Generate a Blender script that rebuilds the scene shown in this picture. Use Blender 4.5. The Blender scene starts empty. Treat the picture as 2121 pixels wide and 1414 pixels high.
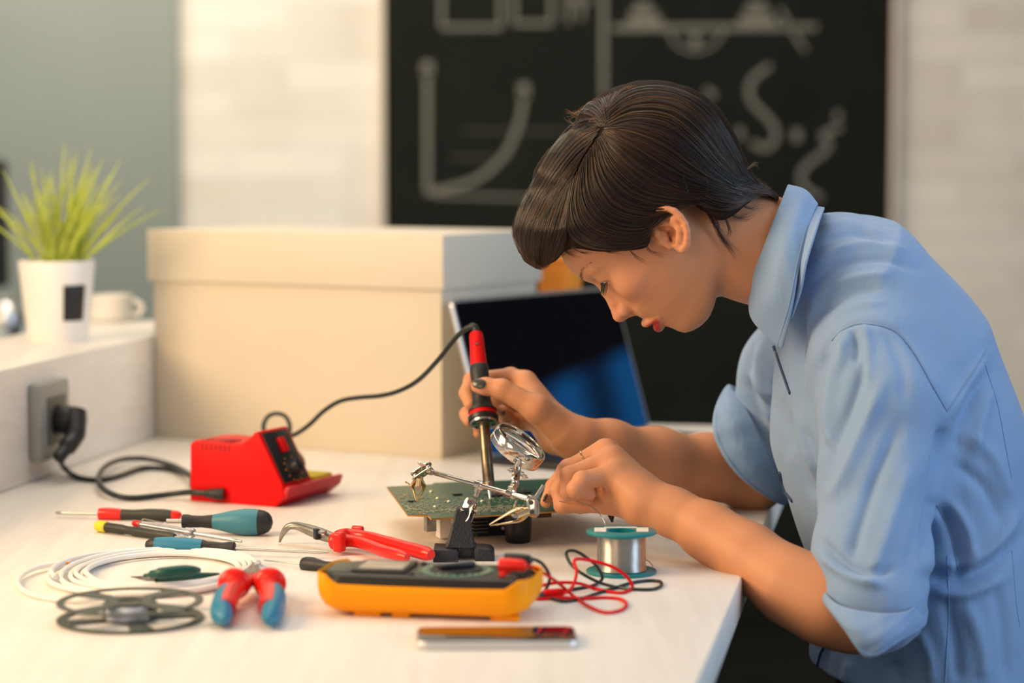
import bpy, bmesh, math, random
import numpy as np
from mathutils import Vector, Matrix
from mathutils.bvhtree import BVHTree

# ------------------------------------------------------------------ camera
sc = bpy.context.scene
FPX, CX, CY = 4700.0, 1060.5, 707.0
TILT = math.atan(377.0 / 4700.0)
CAMZ, TOP = 1.30, 0.90
cd = bpy.data.cameras.new('camera')
cam = bpy.data.objects.new('camera', cd)
sc.collection.objects.link(cam)
cam.location = (0, 0, CAMZ)
cam.rotation_euler = (math.pi / 2 - TILT, 0, 0)
cd.sensor_width = 36.0
cd.lens = FPX / 2121.0 * 36.0
cd.clip_end = 60
cd.dof.use_dof = True
cd.dof.focus_distance = 2.31
cd.dof.aperture_fstop = 2.85
sc.camera = cam
sc.view_settings.view_transform = 'Standard'
sc.view_settings.look = 'None'
sc.view_settings.exposure = 0.0
sc.view_settings.gamma = 1.0
sc.view_settings.use_curve_mapping = False
FW = Vector((0, math.cos(TILT), -math.sin(TILT)))
UP = Vector((0, math.sin(TILT), math.cos(TILT)))
RT = Vector((1, 0, 0))


def ray(px, py):
    return FW + RT * ((px - CX) / FPX) + UP * ((CY - py) / FPX)


def P(px, py, Y):
    d = ray(px, py)
    return Vector((0, 0, CAMZ)) + d * (Y / d.y)


def T(px, py, h=0.0):
    d = ray(px, py)
    return Vector((0, 0, CAMZ)) + d * ((TOP + h - CAMZ) / d.z)


# ------------------------------------------------------------------ light
w = bpy.data.worlds.new('world')
sc.world = w
w.use_nodes = True
wn = w.node_tree
wb = wn.nodes['Background']
wb.inputs[0].default_value = (0.90, 0.94, 1.0, 1)
wb.inputs[1].default_value = 0.34


def area(name, loc, target, size, size_y, power, color):
    l = bpy.data.lights.new(name, 'AREA')
    l.shape = 'RECTANGLE'
    l.size = size
    l.size_y = size_y
    l.energy = power
    l.color = color
    o = bpy.data.objects.new(name, l)
    sc.collection.objects.link(o)
    o.location = loc
    d = Vector(target) - Vector(loc)
    o.rotation_euler = d.to_track_quat('-Z', 'Y').to_euler()
    return o


area('warm_lamp_light', (-1.8, 1.7, 2.0), (0.1, 2.3, 1.0), 1.0, 1.0, 54, (1.0, 0.70, 0.40))
area('warm_fill_light', (-1.3, -.1, 1.75), (0.35, 2.35, 1.1), 1.0, 1.0, 15, (1.0, 0.66, 0.38))  # unseen warm fill added to brighten the face from the camera side
area('window_light_right', (2.9, 1.3, 1.9), (0.3, 2.5, 1.1), 1.6, 2.2, 58, (0.56, 0.76, 1.0))
area('ceiling_light_back', (-1.2, 4.9, 2.9), (0, 6.4, 1.2), 2.6, 0.8, 104, (1.0, 0.87, 0.70))
area('ceiling_light_bench', (-0.3, 2.9, 2.85), (-0.2, 2.6, 0.9), 1.8, 1.8, 22, (1.0, 0.90, 0.76))

# ------------------------------------------------------------------ helpers
COL = sc.collection
RND = random.Random(7)


def mat(name, col, rough=0.5, metal=0.0, bump=0.0, bscale=60.0, var=0.0, vscale=8.0, spec=0.5, coat=0.0,
        trans=0.0, sss=0.0, ssc=(1, .3, .15), sheen=0.0, ior=1.45, stretch=(1, 1, 1), aniso=0.0):
    m = bpy.data.materials.new(name)
    m.use_nodes = True
    nt = m.node_tree
    b = nt.nodes['Principled BSDF']
    b.inputs['Base Color'].default_value = (*col, 1)
    b.inputs['Roughness'].default_value = rough
    b.inputs['Metallic'].default_value = metal
    b.inputs['Specular IOR Level'].default_value = spec
    b.inputs['IOR'].default_value = ior
    b.inputs['Coat Weight'].default_value = coat
    b.inputs['Transmission Weight'].default_value = trans
    b.inputs['Sheen Weight'].default_value = sheen
    b.inputs['Anisotropic'].default_value = aniso
    if sss:
        b.inputs['Subsurface Weight'].default_value = sss
        b.inputs['Subsurface Radius'].default_value = ssc
        b.inputs['Subsurface Scale'].default_value = 0.006
    tc = nt.nodes.new('ShaderNodeTexCoord')
    mp = nt.nodes.new('ShaderNodeMapping')
    mp.inputs['Scale'].default_value = stretch
    nt.links.new(tc.outputs['Object'], mp.inputs['Vector'])
    if bump:
        n = nt.nodes.new('ShaderNodeTexNoise')
        n.inputs['Scale'].default_value = bscale
        n.inputs['Detail'].default_value = 4
        bp = nt.nodes.new('ShaderNodeBump')
        bp.inputs['Strength'].default_value = bump
        bp.inputs['Distance'].default_value = 0.002
        nt.links.new(mp.outputs[0], n.inputs['Vector'])
        nt.links.new(n.outputs['Fac'], bp.inputs['Height'])
        nt.links.new(bp.outputs[0], b.inputs['Normal'])
    if var:
        n = nt.nodes.new('ShaderNodeTexNoise')
        n.inputs['Scale'].default_value = vscale
        n.inputs['Detail'].default_value = 3
        r = nt.nodes.new('ShaderNodeValToRGB')
        r.color_ramp.elements[0].position = 0.3
        r.color_ramp.elements[1].position = 0.7
        r.color_ramp.elements[0].color = (*[c * (1 - var) for c in col], 1)
        r.color_ramp.elements[1].color = (*[min(1, c * (1 + var * .6)) for c in col], 1)
        nt.links.new(mp.outputs[0], n.inputs['Vector'])
        nt.links.new(n.outputs['Fac'], r.inputs[0])
        nt.links.new(r.outputs[0], b.inputs['Base Color'])
    return m


M = {
    'black_plastic': mat('black_plastic', (0.012, 0.013, 0.015), 0.38, bump=.15, bscale=300),
    'black_rubber': mat('black_rubber', (0.018, 0.02, 0.02), 0.5, bump=.2, bscale=400),
    'cable': mat('cable', (0.012, 0.018, 0.018), 0.38),
    'cast_iron': mat('cast_iron', (0.012, 0.016, 0.026), 0.36, bump=.5, bscale=520, spec=.55),
    'red_plastic': mat('red_plastic', (0.66, 0.003, 0.003), 0.42, spec=.22, bump=.05, bscale=300),
    'red_tray': mat('red_tray', (0.50, 0.008, 0.015), 0.5, bump=.3, bscale=500),
    'red_handle': mat('red_handle', (0.74, 0.016, 0.008), 0.3, spec=.4, coat=.1),
    'blue_handle': mat('blue_handle', (0.02, 0.19, 0.32), 0.42),
    'teal_handle': mat('teal_handle', (0.045, 0.21, 0.28), 0.42),
    'green_handle': mat('green_handle', (0.004, 0.07, 0.055), 0.4),
    'dark_handle': mat('dark_handle', (0.028, 0.03, 0.022), 0.5, bump=.1, bscale=300),
    'yellow': mat('yellow_cap', (0.70, 0.62, 0.03), 0.4),
    'chrome': mat('chrome', (0.66, 0.60, 0.52), 0.14, 1.0, bump=.03, bscale=200),
    'steel': mat('steel', (0.55, 0.53, 0.49), 0.25, 1.0, bump=.06, bscale=200),
    'dark_steel': mat('dark_steel', (0.34, 0.32, 0.28), 0.38, 1.0, var=.3, vscale=60, bump=.1, bscale=150),
    'burnt_steel': mat('burnt_steel', (0.22, 0.17, 0.11), 0.32, 1.0, var=.5, vscale=50),
    'white_plastic': mat('white_plastic', (0.80, 0.77, 0.72), 0.35),
    'white_wire': mat('white_wire', (0.83, 0.80, 0.75), 0.4),
    'multi_yellow': mat('amber_rubber', (0.95, 0.34, 0.003), 0.45, spec=.2, bump=.05, bscale=300),
    'multi_black': mat('meter_black', (0.014, 0.015, 0.014), 0.34),
    'lens_clear': mat('clear_plastic', (0.86, 0.85, 0.92), 0.08, trans=.85, ior=1.4),
    'spool_teal': mat('spool_teal', (0.0, 0.19, 0.21), 0.35),
    'paper': mat('paper_label', (0.78, 0.74, 0.68), 0.6, var=.12, vscale=120),
    'outlet': mat('outlet_grey', (0.30, 0.31, 0.29), 0.4),
    'outlet_in': mat('outlet_dark_grey', (0.10, 0.11, 0.10), 0.5),
    'alu': mat('brushed_aluminium', (0.72, 0.72, 0.72), 0.3, .9, bump=.02, bscale=200),
    'screen': mat('screen_glass', (0.004, 0.003, 0.005), 0.12, spec=.4),
    'phone_glass': mat('phone_glass', (0.008, 0.008, 0.010), 0.03, spec=1.0, ior=1.7),
    'pot_white': mat('pot_white', (0.80, 0.79, 0.76), 0.35),
    'soil': mat('soil', (0.05, 0.035, 0.02), 0.9, bump=.8, bscale=200),
    'blade': mat('grass_blade_green', (0.44, 0.54, 0.07), 0.5, var=.3, vscale=9),
    'orange': mat('orange_card', (0.90, 0.30, 0.03), 0.5),
    'brown': mat('brown_card', (0.30, 0.10, 0.03), 0.6),
    'chalk': mat('chalk_marks', (0.19, 0.185, 0.155), 0.9),
    'gold_pad': mat('gold_pads', (0.75, 0.72, 0.5), 0.3, .8),
    'pcb_edge': mat('board_edge', (0.45, 0.22, 0.04), 0.5),
    'brass': mat('brass', (0.85, 0.68, 0.40), 0.18, 1.0),
    'gold': mat('gold', (0.95, 0.78, 0.42), 0.15, 1.0),
    'sponge': mat('sponge_yellow', (0.75, 0.55, 0.05), 0.9, bump=.8, bscale=250),
    'copper': mat('copper', (0.8, 0.4, 0.2), .3, 1.0),
    'grey_plastic': mat('grey_plastic', (0.06, 0.07, 0.055), 0.4),
    'label_blue': mat('label_blue', (0.50, 0.56, 0.68), 0.5, var=.3, vscale=150),
}


def tag(o, label=None, cat=None, group=None, kind=None):
    for k, v in (('label', label), ('category', cat), ('group', group), ('kind', kind)):
        if v:
            o[k] = v
    return o


def thing(name, loc, label, cat, group=None):
    o = bpy.data.objects.new(name, None)
    COL.objects.link(o)
    o.location = loc
    o.empty_display_size = 0.02
    return tag(o, label, cat, group)


def root_of(p):
    v = Vector((0, 0, 0))
    while p is not None:
        v += p.location
        p = p.parent
    return v


def obj(name, verts, faces, m, parent=None, smooth=True, sharp=40):
    off = root_of(parent)
    me = bpy.data.meshes.new(name)
    me.from_pydata([tuple(Vector(v) - off) for v in verts], [], faces)
    bm = bmesh.new()
    bm.from_mesh(me)
    bmesh.ops.recalc_face_normals(bm, faces=bm.faces)
    bm.to_mesh(me)
    bm.free()
    me.materials.append(M[m] if isinstance(m, str) else m)
    o = bpy.data.objects.new(name, me)
    COL.objects.link(o)
    o.parent = parent
    if smooth:
        me.polygons.foreach_set('use_smooth', [True] * len(me.polygons))
        if sharp:
            me.set_sharp_from_angle(angle=math.radians(sharp))
    return o


class MB:
    """collects shapes into one mesh"""

    def __init__(s):
        s.v = []
        s.f = []

    def add(s, v, f):
        n = len(s.v)
        s.v += [Vector(a) for a in v]
        s.f += [tuple(i + n for i in q) for q in f]
        return s

    def box(s, c, size, X=None, bev=0.0, seg=2):
        bm = bmesh.new()
        bmesh.ops.create_cube(bm, size=1)
        for v in bm.verts:
            v.co = Vector((v.co.x * size[0], v.co.y * size[1], v.co.z * size[2]))
        if bev:
            bmesh.ops.bevel(bm, geom=bm.edges[:], offset=bev, segments=seg, affect='EDGES', profile=.5)
        X = X or Matrix.Identity(3)
        c = Vector(c)
        bm.verts.index_update()
        s.add([c + X @ v.co for v in bm.verts], [[v.index for v in f.verts] for f in bm.faces])
        bm.free()
        return s

    def lathe(s, prof, origin, axis, n=32, cap=True, ry=1.0, side=None):
        """prof: list of (distance along axis, radius)"""
        a = Vector(axis).normalized()
        u = Vector(side) if side is not None else (Vector((0, 0, 1)) if abs(a.z) < .9 else Vector((1, 0, 0)))
        u = (u - a * u.dot(a)).normalized()
        w_ = a.cross(u)
        o = Vector(origin)
        v, f = [], []
        for d, r in prof:
            for k in range(n):
                t = 2 * math.pi * k / n
                v.append(o + a * d + u * (r * math.cos(t)) + w_ * (r * ry * math.sin(t)))
        for i in range(len(prof) - 1):
            for k in range(n):
                k2 = (k + 1) % n
                f.append((i * n + k, i * n + k2, (i + 1) * n + k2, (i + 1) * n + k))
        if cap:
            f.append(tuple(range(n))[::-1])
            f.append(tuple((len(prof) - 1) * n + k for k in range(n)))
        return s.add(v, f)

    def tube(s, pts, r, n=10, closed=False, cap=True, flat=1.0):
        pts = [Vector(p) for p in pts]
        rs = r if isinstance(r, (list, tuple)) else [r] * len(pts)
        v, f = [], []
        L = len(pts)
        up = None
        for i in range(L):
            if closed:
                t = pts[(i + 1) % L] - pts[i - 1]
            else:
                t = pts[min(i + 1, L - 1)] - pts[max(i - 1, 0)]
            if t.length < 1e-9:
                t = Vector((1, 0, 0))
            t.normalize()
            if up is None:
                up = Vector((0, 0, 1)) if abs(t.z) < .9 else Vector((1, 0, 0))
            up = (up - t * up.dot(t)).normalized()
            sd = t.cross(up)
            for k in range(n):
                a = 2 * math.pi * k / n
                v.append(pts[i] + up * (rs[i] * flat * math.cos(a)) + sd * (rs[i] * math.sin(a)))
        for i in range(L if closed else L - 1):
            j = (i + 1) % L
            for k in range(n):
                k2 = (k + 1) % n
                f.append((i * n + k, i * n + k2, j * n + k2, j * n + k))
        if cap and not closed:
            f.append(tuple(range(n))[::-1])
            f.append(tuple((L - 1) * n + k for k in range(n)))
        return s.add(v, f)

    def prism(s, poly, origin, U, V, Wd, bev=0.0, seg=2):
        """polygon (u,v) in plane (U,V) extruded along vector Wd"""
        bm = bmesh.new()
        o, U, V, Wd = Vector(origin), Vector(U), Vector(V), Vector(Wd)
        a = [bm.verts.new(o + U * p[0] + V * p[1]) for p in poly]
        b = [bm.verts.new(o + U * p[0] + V * p[1] + Wd) for p in poly]
        n = len(poly)
        bm.faces.new(a[::-1])
        bm.faces.new(b)
        for i in range(n):
            bm.faces.new((a[i], a[(i + 1) % n], b[(i + 1) % n], b[i]))
        bmesh.ops.recalc_face_normals(bm, faces=bm.faces)
        if bev:
            bmesh.ops.bevel(bm, geom=bm.edges[:], offset=bev, segments=seg, affect='EDGES', profile=.5, clamp_overlap=True)
        bm.verts.index_update()
        s.add([v.co.copy() for v in bm.verts], [[v.index for v in f.verts] for f in bm.faces])
        bm.free()
        return s

    def sphere(s, c, r, X=None, sx=1, sy=1, sz=1, seg=20, rings=12):
        bm = bmesh.new()
        bmesh.ops.create_uvsphere(bm, u_segments=seg, v_segments=rings, radius=r)
        X = X or Matrix.Identity(3)
        bm.verts.index_update()
        s.add([Vector(c) + X @ Vector((v.co.x * sx, v.co.y * sy, v.co.z * sz)) for v in bm.verts],
              [[v.index for v in f.verts] for f in bm.faces])
        bm.free()
        return s

    def build(s, name, m, parent=None, smooth=True, sharp=40):
        return obj(name, s.v, s.f, m, parent, smooth, sharp)


def spline(pts, n=8, closed=False):
    """Catmull-Rom through pts (any dimension)"""
    A = [np.array(p, float) for p in pts]
    L = len(A)
    out = []
    for i in range(L if closed else L - 1):
        p0 = A[i - 1] if (closed or i > 0) else 2 * A[0] - A[1]
        p1, p2 = A[i], A[(i + 1) % L]
        p3 = A[(i + 2) % L] if (closed or i + 2 < L) else 2 * A[-1] - A[-2]
        for k in range(n):
            t = k / n
            out.append(.5 * ((2 * p1) + (p2 - p0) * t + (2 * p0 - 5 * p1 + 4 * p2 - p3) * t * t + (3 * p1 - p0 - 3 * p2 + p3) * t ** 3))
    if not closed:
        out.append(A[-1])
    return out


def frame(xdir, zdir=(0, 0, 1)):
    """3x3 matrix whose columns are x, y, z"""
    x = Vector(xdir).normalized()
    z = Vector(zdir)
    z = (z - x * z.dot(x)).normalized()
    y = z.cross(x)
    return Matrix((x, y, z)).transposed()


def rrect(w_, h_, r, n=5):
    o = []
    for cx, cy, a0 in ((w_ / 2 - r, h_ / 2 - r, 0), (-w_ / 2 + r, h_ / 2 - r, 90), (-w_ / 2 + r, -h_ / 2 + r, 180), (w_ / 2 - r, -h_ / 2 + r, 270)):
        for k in range(n + 1):
            a = math.radians(a0 + 90 * k / n)
            o.append((cx + r * math.cos(a), cy + r * math.sin(a)))
    return o


# ------------------------------------------------------------------ room
def brick_mat():
    m = bpy.data.materials.new('white_painted_brick')
    m.use_nodes = True
    nt = m.node_tree
    b = nt.nodes['Principled BSDF']
    b.inputs['Roughness'].default_value = .75
    tc = nt.nodes.new('ShaderNodeTexCoord')
    mp = nt.nodes.new('ShaderNodeMapping')
    mp.inputs['Rotation'].default_value = (math.pi / 2, 0, 0)
    br = nt.nodes.new('ShaderNodeTexBrick')
    br.inputs['Scale'].default_value = 1.0
    br.inputs['Brick Width'].default_value = .32
    br.inputs['Row Height'].default_value = .083
    br.inputs['Mortar Size'].default_value = .005
    br.inputs['Color1'].default_value = (.82, .78, .69, 1)
    br.inputs['Color2'].default_value = (.58, .53, .43, 1)
    br.inputs['Mortar'].default_value = (.66, .64, .58, 1)
    nz = nt.nodes.new('ShaderNodeTexNoise')
    nz.inputs['Scale'].default_value = 5
    mx = nt.nodes.new('ShaderNodeMix')
    mx.data_type = 'RGBA'
    mx.inputs[7].default_value = (.82, .79, .71, 1)
    nt.links.new(tc.outputs['Object'], mp.inputs[0])
    nt.links.new(mp.outputs[0], br.inputs['Vector'])
    nt.links.new(tc.outputs['Object'], nz.inputs['Vector'])
    nt.links.new(nz.outputs['Fac'], mx.inputs[0])
    nt.links.new(br.outputs['Color'], mx.inputs[6])
    nt.links.new(mx.outputs[2], b.inputs['Base Color'])
    bp = nt.nodes.new('ShaderNodeBump')
    bp.inputs['Distance'].default_value = .01
    inv = nt.nodes.new('ShaderNodeMath')
    inv.operation = 'SUBTRACT'
    inv.inputs[0].default_value = 1
    nt.links.new(br.outputs['Fac'], inv.inputs[1])
    nt.links.new(inv.outputs[0], bp.inputs['Height'])
    nt.links.new(bp.outputs[0], b.inputs['Normal'])
    return m


def struct(name, mb, m, parent=None):
    o = mb.build(name, m, parent, smooth=False)
    if parent is None:
        o['kind'] = 'structure'
    return o


WY = 6.5
M['floor'] = mat('dark_floor', (.007, .008, .007), .8, var=.3, vscale=3, spec=.1)
M['grey_wall'] = mat('grey_green_paint', (.25, .29, .265), .6, var=.06, vscale=1.5)
M['brick'] = brick_mat()
M['ceil'] = mat('ceiling_white', (.7, .7, .68), .8)
M['board'] = mat('blackboard_black', (.009, .011, .008), .85, var=.25, vscale=4, spec=.2)
M['frame_wood'] = mat('pale_frame_wood', (.72, .62, .52), .5)
struct('floor', MB().box((0, 3.0, -.05), (9, 8.6, .1)), 'floor')
gx = P(372, 300, WY).x
struct('wall_back', MB().box(((gx + 4.5) / 2, WY + .1, 1.5), (4.5 - gx, .2, 3.0)), 'brick')
struct('wall_back_left', MB().box(((gx - 4.5) / 2, WY + .07, 1.5), (4.5 + gx, .2, 3.0)), 'grey_wall')
struct('ceiling', MB().box((0, 3.0, 3.05), (9, 8.6, .1)), 'ceil')
M['right_wall'] = mat('dark_grey_paint', (.05, .055, .06), .7)
struct('wall_right', MB().box((4.45, 2.6, 1.5), (.1, 7.8, 3.0)), 'right_wall')
# blackboard wall panel
bx0, bx1 = P(797, 300, WY).x, P(1843, 300, WY).x
bt = thing('blackboard', ((bx0 + bx1) / 2, WY, .25), 'tall black chalkboard with white chalk graphs on the white brick wall', 'blackboard')
MB().box(((bx0 + bx1) / 2, WY - .012, 1.275), (bx1 - bx0, .024, 2.55)).build('board', 'board', bt, smooth=False)
for xx in (bx0 - .009, bx1 + .009):
    MB().box((xx, WY - .017, 1.275), (.018, .034, 2.55), bev=.002).build('side_frame', 'frame_wood', bt)


def chalk(name, strokes, r=5.5, closed=False):
    mb = MB()
    for st in strokes:
        rr = r
        if isinstance(st, tuple):
            st, rr = st
        pts = [P(x, y, WY - .026) for x, y in (spline(st, 6) if len(st) > 2 else st)]
        s_ = rr * WY / FPX
        L = len(pts)
        v, f = [], []
        for i in range(L):
            t = (pts[min(i + 1, L - 1)] - pts[max(i - 1, 0)]).normalized()
            nrm = Vector((-t.z, 0, t.x)) * s_
            for dy in (0, .0015):
                v += [pts[i] + nrm + Vector((0, -dy, 0)), pts[i] - nrm + Vector((0, -dy, 0))]
        for i in range(L - 1):
            a, b = 4 * i, 4 * i + 4
            f += [(a + 2, a + 3, b + 3, b + 2), (a, b, b + 1, a + 1), (a, a + 2, b + 2, b), (a + 1, b + 1, b + 3, a + 3)]
        f += [(0, 1, 3, 2), (4 * L - 4, 4 * L - 2, 4 * L - 1, 4 * L - 3)]
        mb.add(v, f)
    return mb.build(name, 'chalk', bt, smooth=False)


def dot(x, y, r):
    return ([(x - r * .7, y), (x + r * .7, y)], r)


chalk('chalk_graph', [[(885, 145), (885, 395)], [(1085, 190), (1076, 250), (1045, 320), (985, 372), (900, 396), (880, 396)],
                      ([(900, 404), (1120, 410)], 3), dot(885, 143, 15), dot(1085, 188, 15)])
chalk('chalk_rectangles', [([(915, -20), (915, 56)], 4), ([(913, 56), (1040, 56)], 4), ([(1038, 56), (1038, -20)], 4),
                           ([(1065, -20), (1065, 48)], 4), ([(1063, 48), (1145, 48)], 4), ([(1143, 48), (1143, -20)], 4),
                           ([(1178, -20), (1178, 48)], 4), ([(1170, 2), (1225, 2)], 5), ([(1205, -20), (1205, 40)], 4)])
chalk('chalk_axes', [[(1250, -20), (1250, 200)], [(1268, 58), (1692, 56)],
                     ([(1300, 44), (1372, 44)], 7), ([(1305, 26), (1360, 26)], 6), ([(1318, 8), (1345, 8)], 6),
                     ([(1530, 44), (1606, 44)], 7), ([(1540, 26), (1596, 26)], 6), ([(1550, 8), (1585, 8)], 6),
                     ([(1385, 62), (1402, 92), (1440, 106), (1478, 92), (1500, 62)], 3), dot(1440, 84, 12),
                     ([(1615, 18), (1640, 60), (1668, 104)], 4)])
for st_ in ([(1595, 135), (1556, 168), (1556, 208), (1592, 246), (1608, 278), (1590, 306), (1556, 296)],
            dot(1650, 280, 12), dot(1532, 276, 10), dot(1735, 240, 9),
            [(1742, 262), (1704, 280), (1716, 304), (1664, 350), (1664, 384), (1702, 412)],
            ([(1462, 185), (1480, 200)], 6), ([(960, 270), (1180, 272)], .8), ([(935, 325), (1060, 328)], .8)):
    chalk('chalk_mark', [st_])

# ------------------------------------------------------------------ workbench
TD = Vector((.1751, .9846, 0))   # along the bench, away from the camera
TR = Vector((.9846, -.1751, 0))  # across the bench, to the right
E0 = T(1597, 1050)               # a point of the right-hand edge
L0 = T(320, 905)                 # a point of the left-hand upstand
E0.z = L0.z = 0


def wood_white():
    m = bpy.data.materials.new('whitewashed_wood')
    m.use_nodes = True
    nt = m.node_tree
    b = nt.nodes['Principled BSDF']
    b.inputs['Roughness'].default_value = .42
    tc = nt.nodes.new('ShaderNodeTexCoord')
    mp = nt.nodes.new('ShaderNodeMapping')
    mp.inputs['Rotation'].default_value = (0, 0, math.radians(10))
    mp.inputs['Scale'].default_value = (34, 2.0, 34)
    n = nt.nodes.new('ShaderNodeTexNoise')
    n.inputs['Scale'].default_value = 1.5
    n.inputs['Detail'].default_value = 7
    n.inputs['Roughness'].default_value = .65
    r = nt.nodes.new('ShaderNodeValToRGB')
    r.color_ramp.elements[0].position = .30
    r.color_ramp.elements[1].position = .60
    r.color_ramp.elements[0].color = (.74, .69, .63, 1)
    r.color_ramp.elements[1].color = (.82, .78, .72, 1)
    bp = nt.nodes.new('ShaderNodeBump')
    bp.inputs['Strength'].default_value = .25
    bp.inputs['Distance'].default_value = .0008
    nt.links.new(tc.outputs['Object'], mp.inputs[0])
    nt.links.new(mp.outputs[0], n.inputs['Vector'])
    nt.links.new(n.outputs['Fac'], r.inputs[0])
    nt.links.new(n.outputs['Fac'], bp.inputs['Height'])
    nt.links.new(r.outputs[0], b.inputs['Base Color'])
    nt.links.new(bp.outputs[0], b.inputs['Normal'])
    return m


M['bench'] = wood_white()


def tb(a, d, z=0.0):
    """point at a metres left(-) of the right edge, d metres along from E0"""
    q = E0 + TR * a + TD * d
    return Vector((q.x, q.y, z))


wl = (E0 - L0).dot(TR)
bench = thing('workbench', tb(-wl / 2, 0, 0), 'long whitewashed wooden workbench the woman leans on', 'workbench')
corner = .022
d0, d1 = -1.25, (T(1400, 879) - tb(0, 0, TOP)).dot(TD)
wt = wl + .30
XT = Matrix((TR, TD, Vector((0, 0, 1)))).transposed()
MB().box(tb(-wt / 2, (d0 + d1) / 2, TOP - .019), (wt, d1 - d0, .038), XT, bev=.003).build('table_top', 'bench', bench)
for a_, d_ in ((-.16, d0 + .1), (-.16, d1 - .08), (-wl - .2, d0 + .1), (-wl - .2, d1 - .08)):
    MB().box(tb(a_, d_, (TOP - .038) / 2), (.07, .07, TOP - .038), XT, bev=.003).build('leg', 'cast_iron', bench)
LH = (905 - 692) / FPX * T(320, 905).y
up = thing('upstand_shelf', tb(-wl - .1, 0, TOP), 'low white wooden upstand with a shelf top along the left side of the bench', 'shelf')
MB().box(tb(-wl - .1, (d0 + d1) / 2, TOP + LH / 2), (.2, d1 - d0, LH), XT, bev=.003).build('upstand_board', 'bench', up)


def Lp(px, py, off=0.0):
    """point on the upstand's face (off metres in front of it)"""
    d = ray(px, py)
    q0 = tb(-wl + off, 0, TOP)
    t = (q0 - Vector((0, 0, CAMZ))).dot(TR) / d.dot(TR)
    return Vector((0, 0, CAMZ)) + d * t


# socket and plug
so = thing('wall_socket', Lp(90, 870), 'grey square socket on the face of the white upstand', 'socket')
c0 = Lp(88, 868)
XS = Matrix((TD, -TR, Vector((0, 0, 1)))).transposed()
cs = c0 + TR * .009
MB().box(cs, (.098, .018, .098), XS, bev=.005).build('socket_plate', 'outlet', so)
MB().box(cs + TR * .0095, (.06, .003, .06), XS, bev=.001).build('socket_insert', 'outlet_in', so)
MB().lathe([(0, .020), (.003, .020), (.0031, .017), (.0005, .016)], cs + TR * .010, TR, 28).build('socket_ring', 'black_plastic', so)

# main cable with plug
def lift(px, py, h):
    return T(px, py, h)


pc = thing('power_cable', T(120, 990), 'black mains cable looping from the grey socket to the red soldering station', 'cable')
pb = cs + TR * .012
mb = MB()
mb.lathe([(0, .017), (.012, .0185), (.026, .0165), (.034, .011), (.036, .004)], pb, TR, 24)
pl1 = pb + TR * .024 + Vector((0, 0, -.004))
ptail = Lp(121, 948, .042)
mb.tube(spline([pl1 + Vector((0, 0, .014)), pl1.lerp(ptail, .35) + TR * .006, pl1.lerp(ptail, .7) + TR * .004, ptail], 5),
        [.013] * 6 + [.0115] * 5 + [.0085] * 5, 14)
mb.build('plug', 'black_plastic', pc)
p_end = ptail + Vector((0, 0, .003))
ca = [p_end, T(133, 968, .010), T(160, 988, .004), T(205, 994, .0035), T(245, 986, .0035), T(290, 971, .0035), T(330, 969, .0035),
      T(372, 976, .0035), T(400, 984, .0035)]
MB().tube(spline(ca, 10), .0036, 10).build('cable', 'cable', pc)
cb = [T(402, 992, .012), T(385, 978, .010), T(352, 962, .009), T(300, 950, .008), T(250, 952, .009), T(216, 968, .011), T(204, 992, .011), T(214, 1012, .009),
      T(240, 1026, .006), T(275, 1031, .004), T(330, 1026, .005), T(372, 1021, .008), P(400, 1019, 2.636), P(428, 1021, 2.628)]
cb_pts = spline(cb, 10)
MB().tube(cb_pts, .0036, 10).build('cable', 'cable', pc)

# ------------------------------------------------------------------ storage box
bA, bB = T(915, 950), T(322, 905)   # front right and front left bottom corners
bu = (bA - bB)
bw = bu.length
bu.normalize()
bv = Vector((-bu.y, bu.x, 0))
bd = .262
bxo = thing('storage_box', (bA + bB) / 2, 'large cream cardboard storage box with a lid behind the soldering station', 'box')
XB = Matrix((bu, bv, Vector((0, 0, 1)))).transposed()
HB = .30


def boxcol(name, col):
    return mat(name, col, .6, var=.03, vscale=5, bump=.05, bscale=400)


M['box_cream'] = boxcol('cream_card', (.66, .59, .47))
M['box_lid'] = boxcol('cream_card_lid', (.69, .63, .51))


def hollow_box(mb, c, w_, d_, h_, X, th, top):
    """walls with a closed top or bottom"""
    for sx in (-1, 1):
        mb.box(Vector(c) + X @ Vector((sx * (w_ / 2 - th / 2), 0, h_ / 2)), (th, d_, h_), X, bev=.0012)
    for sy in (-1, 1):
        mb.box(Vector(c) + X @ Vector((0, sy * (d_ / 2 - th / 2), h_ / 2)), (w_ - th, th, h_), X, bev=.0012)
    mb.box(Vector(c) + X @ Vector((0, 0, h_ - th / 2 if top else th / 2)), (w_ - th, d_ - th, th), X, bev=.001)
    return mb


bc = (bA + bB) / 2 + bv * (bd / 2)
hollow_box(MB(), bc, bw, bd, HB - .01, XB, .004, False).build('box_body', 'box_cream', bxo)
lidh = .073
hollow_box(MB(), bc + Vector((0, 0, HB - lidh)), bw + .012, bd + .012, lidh, XB, .004, True).build('lid', 'box_lid', bxo)

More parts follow.
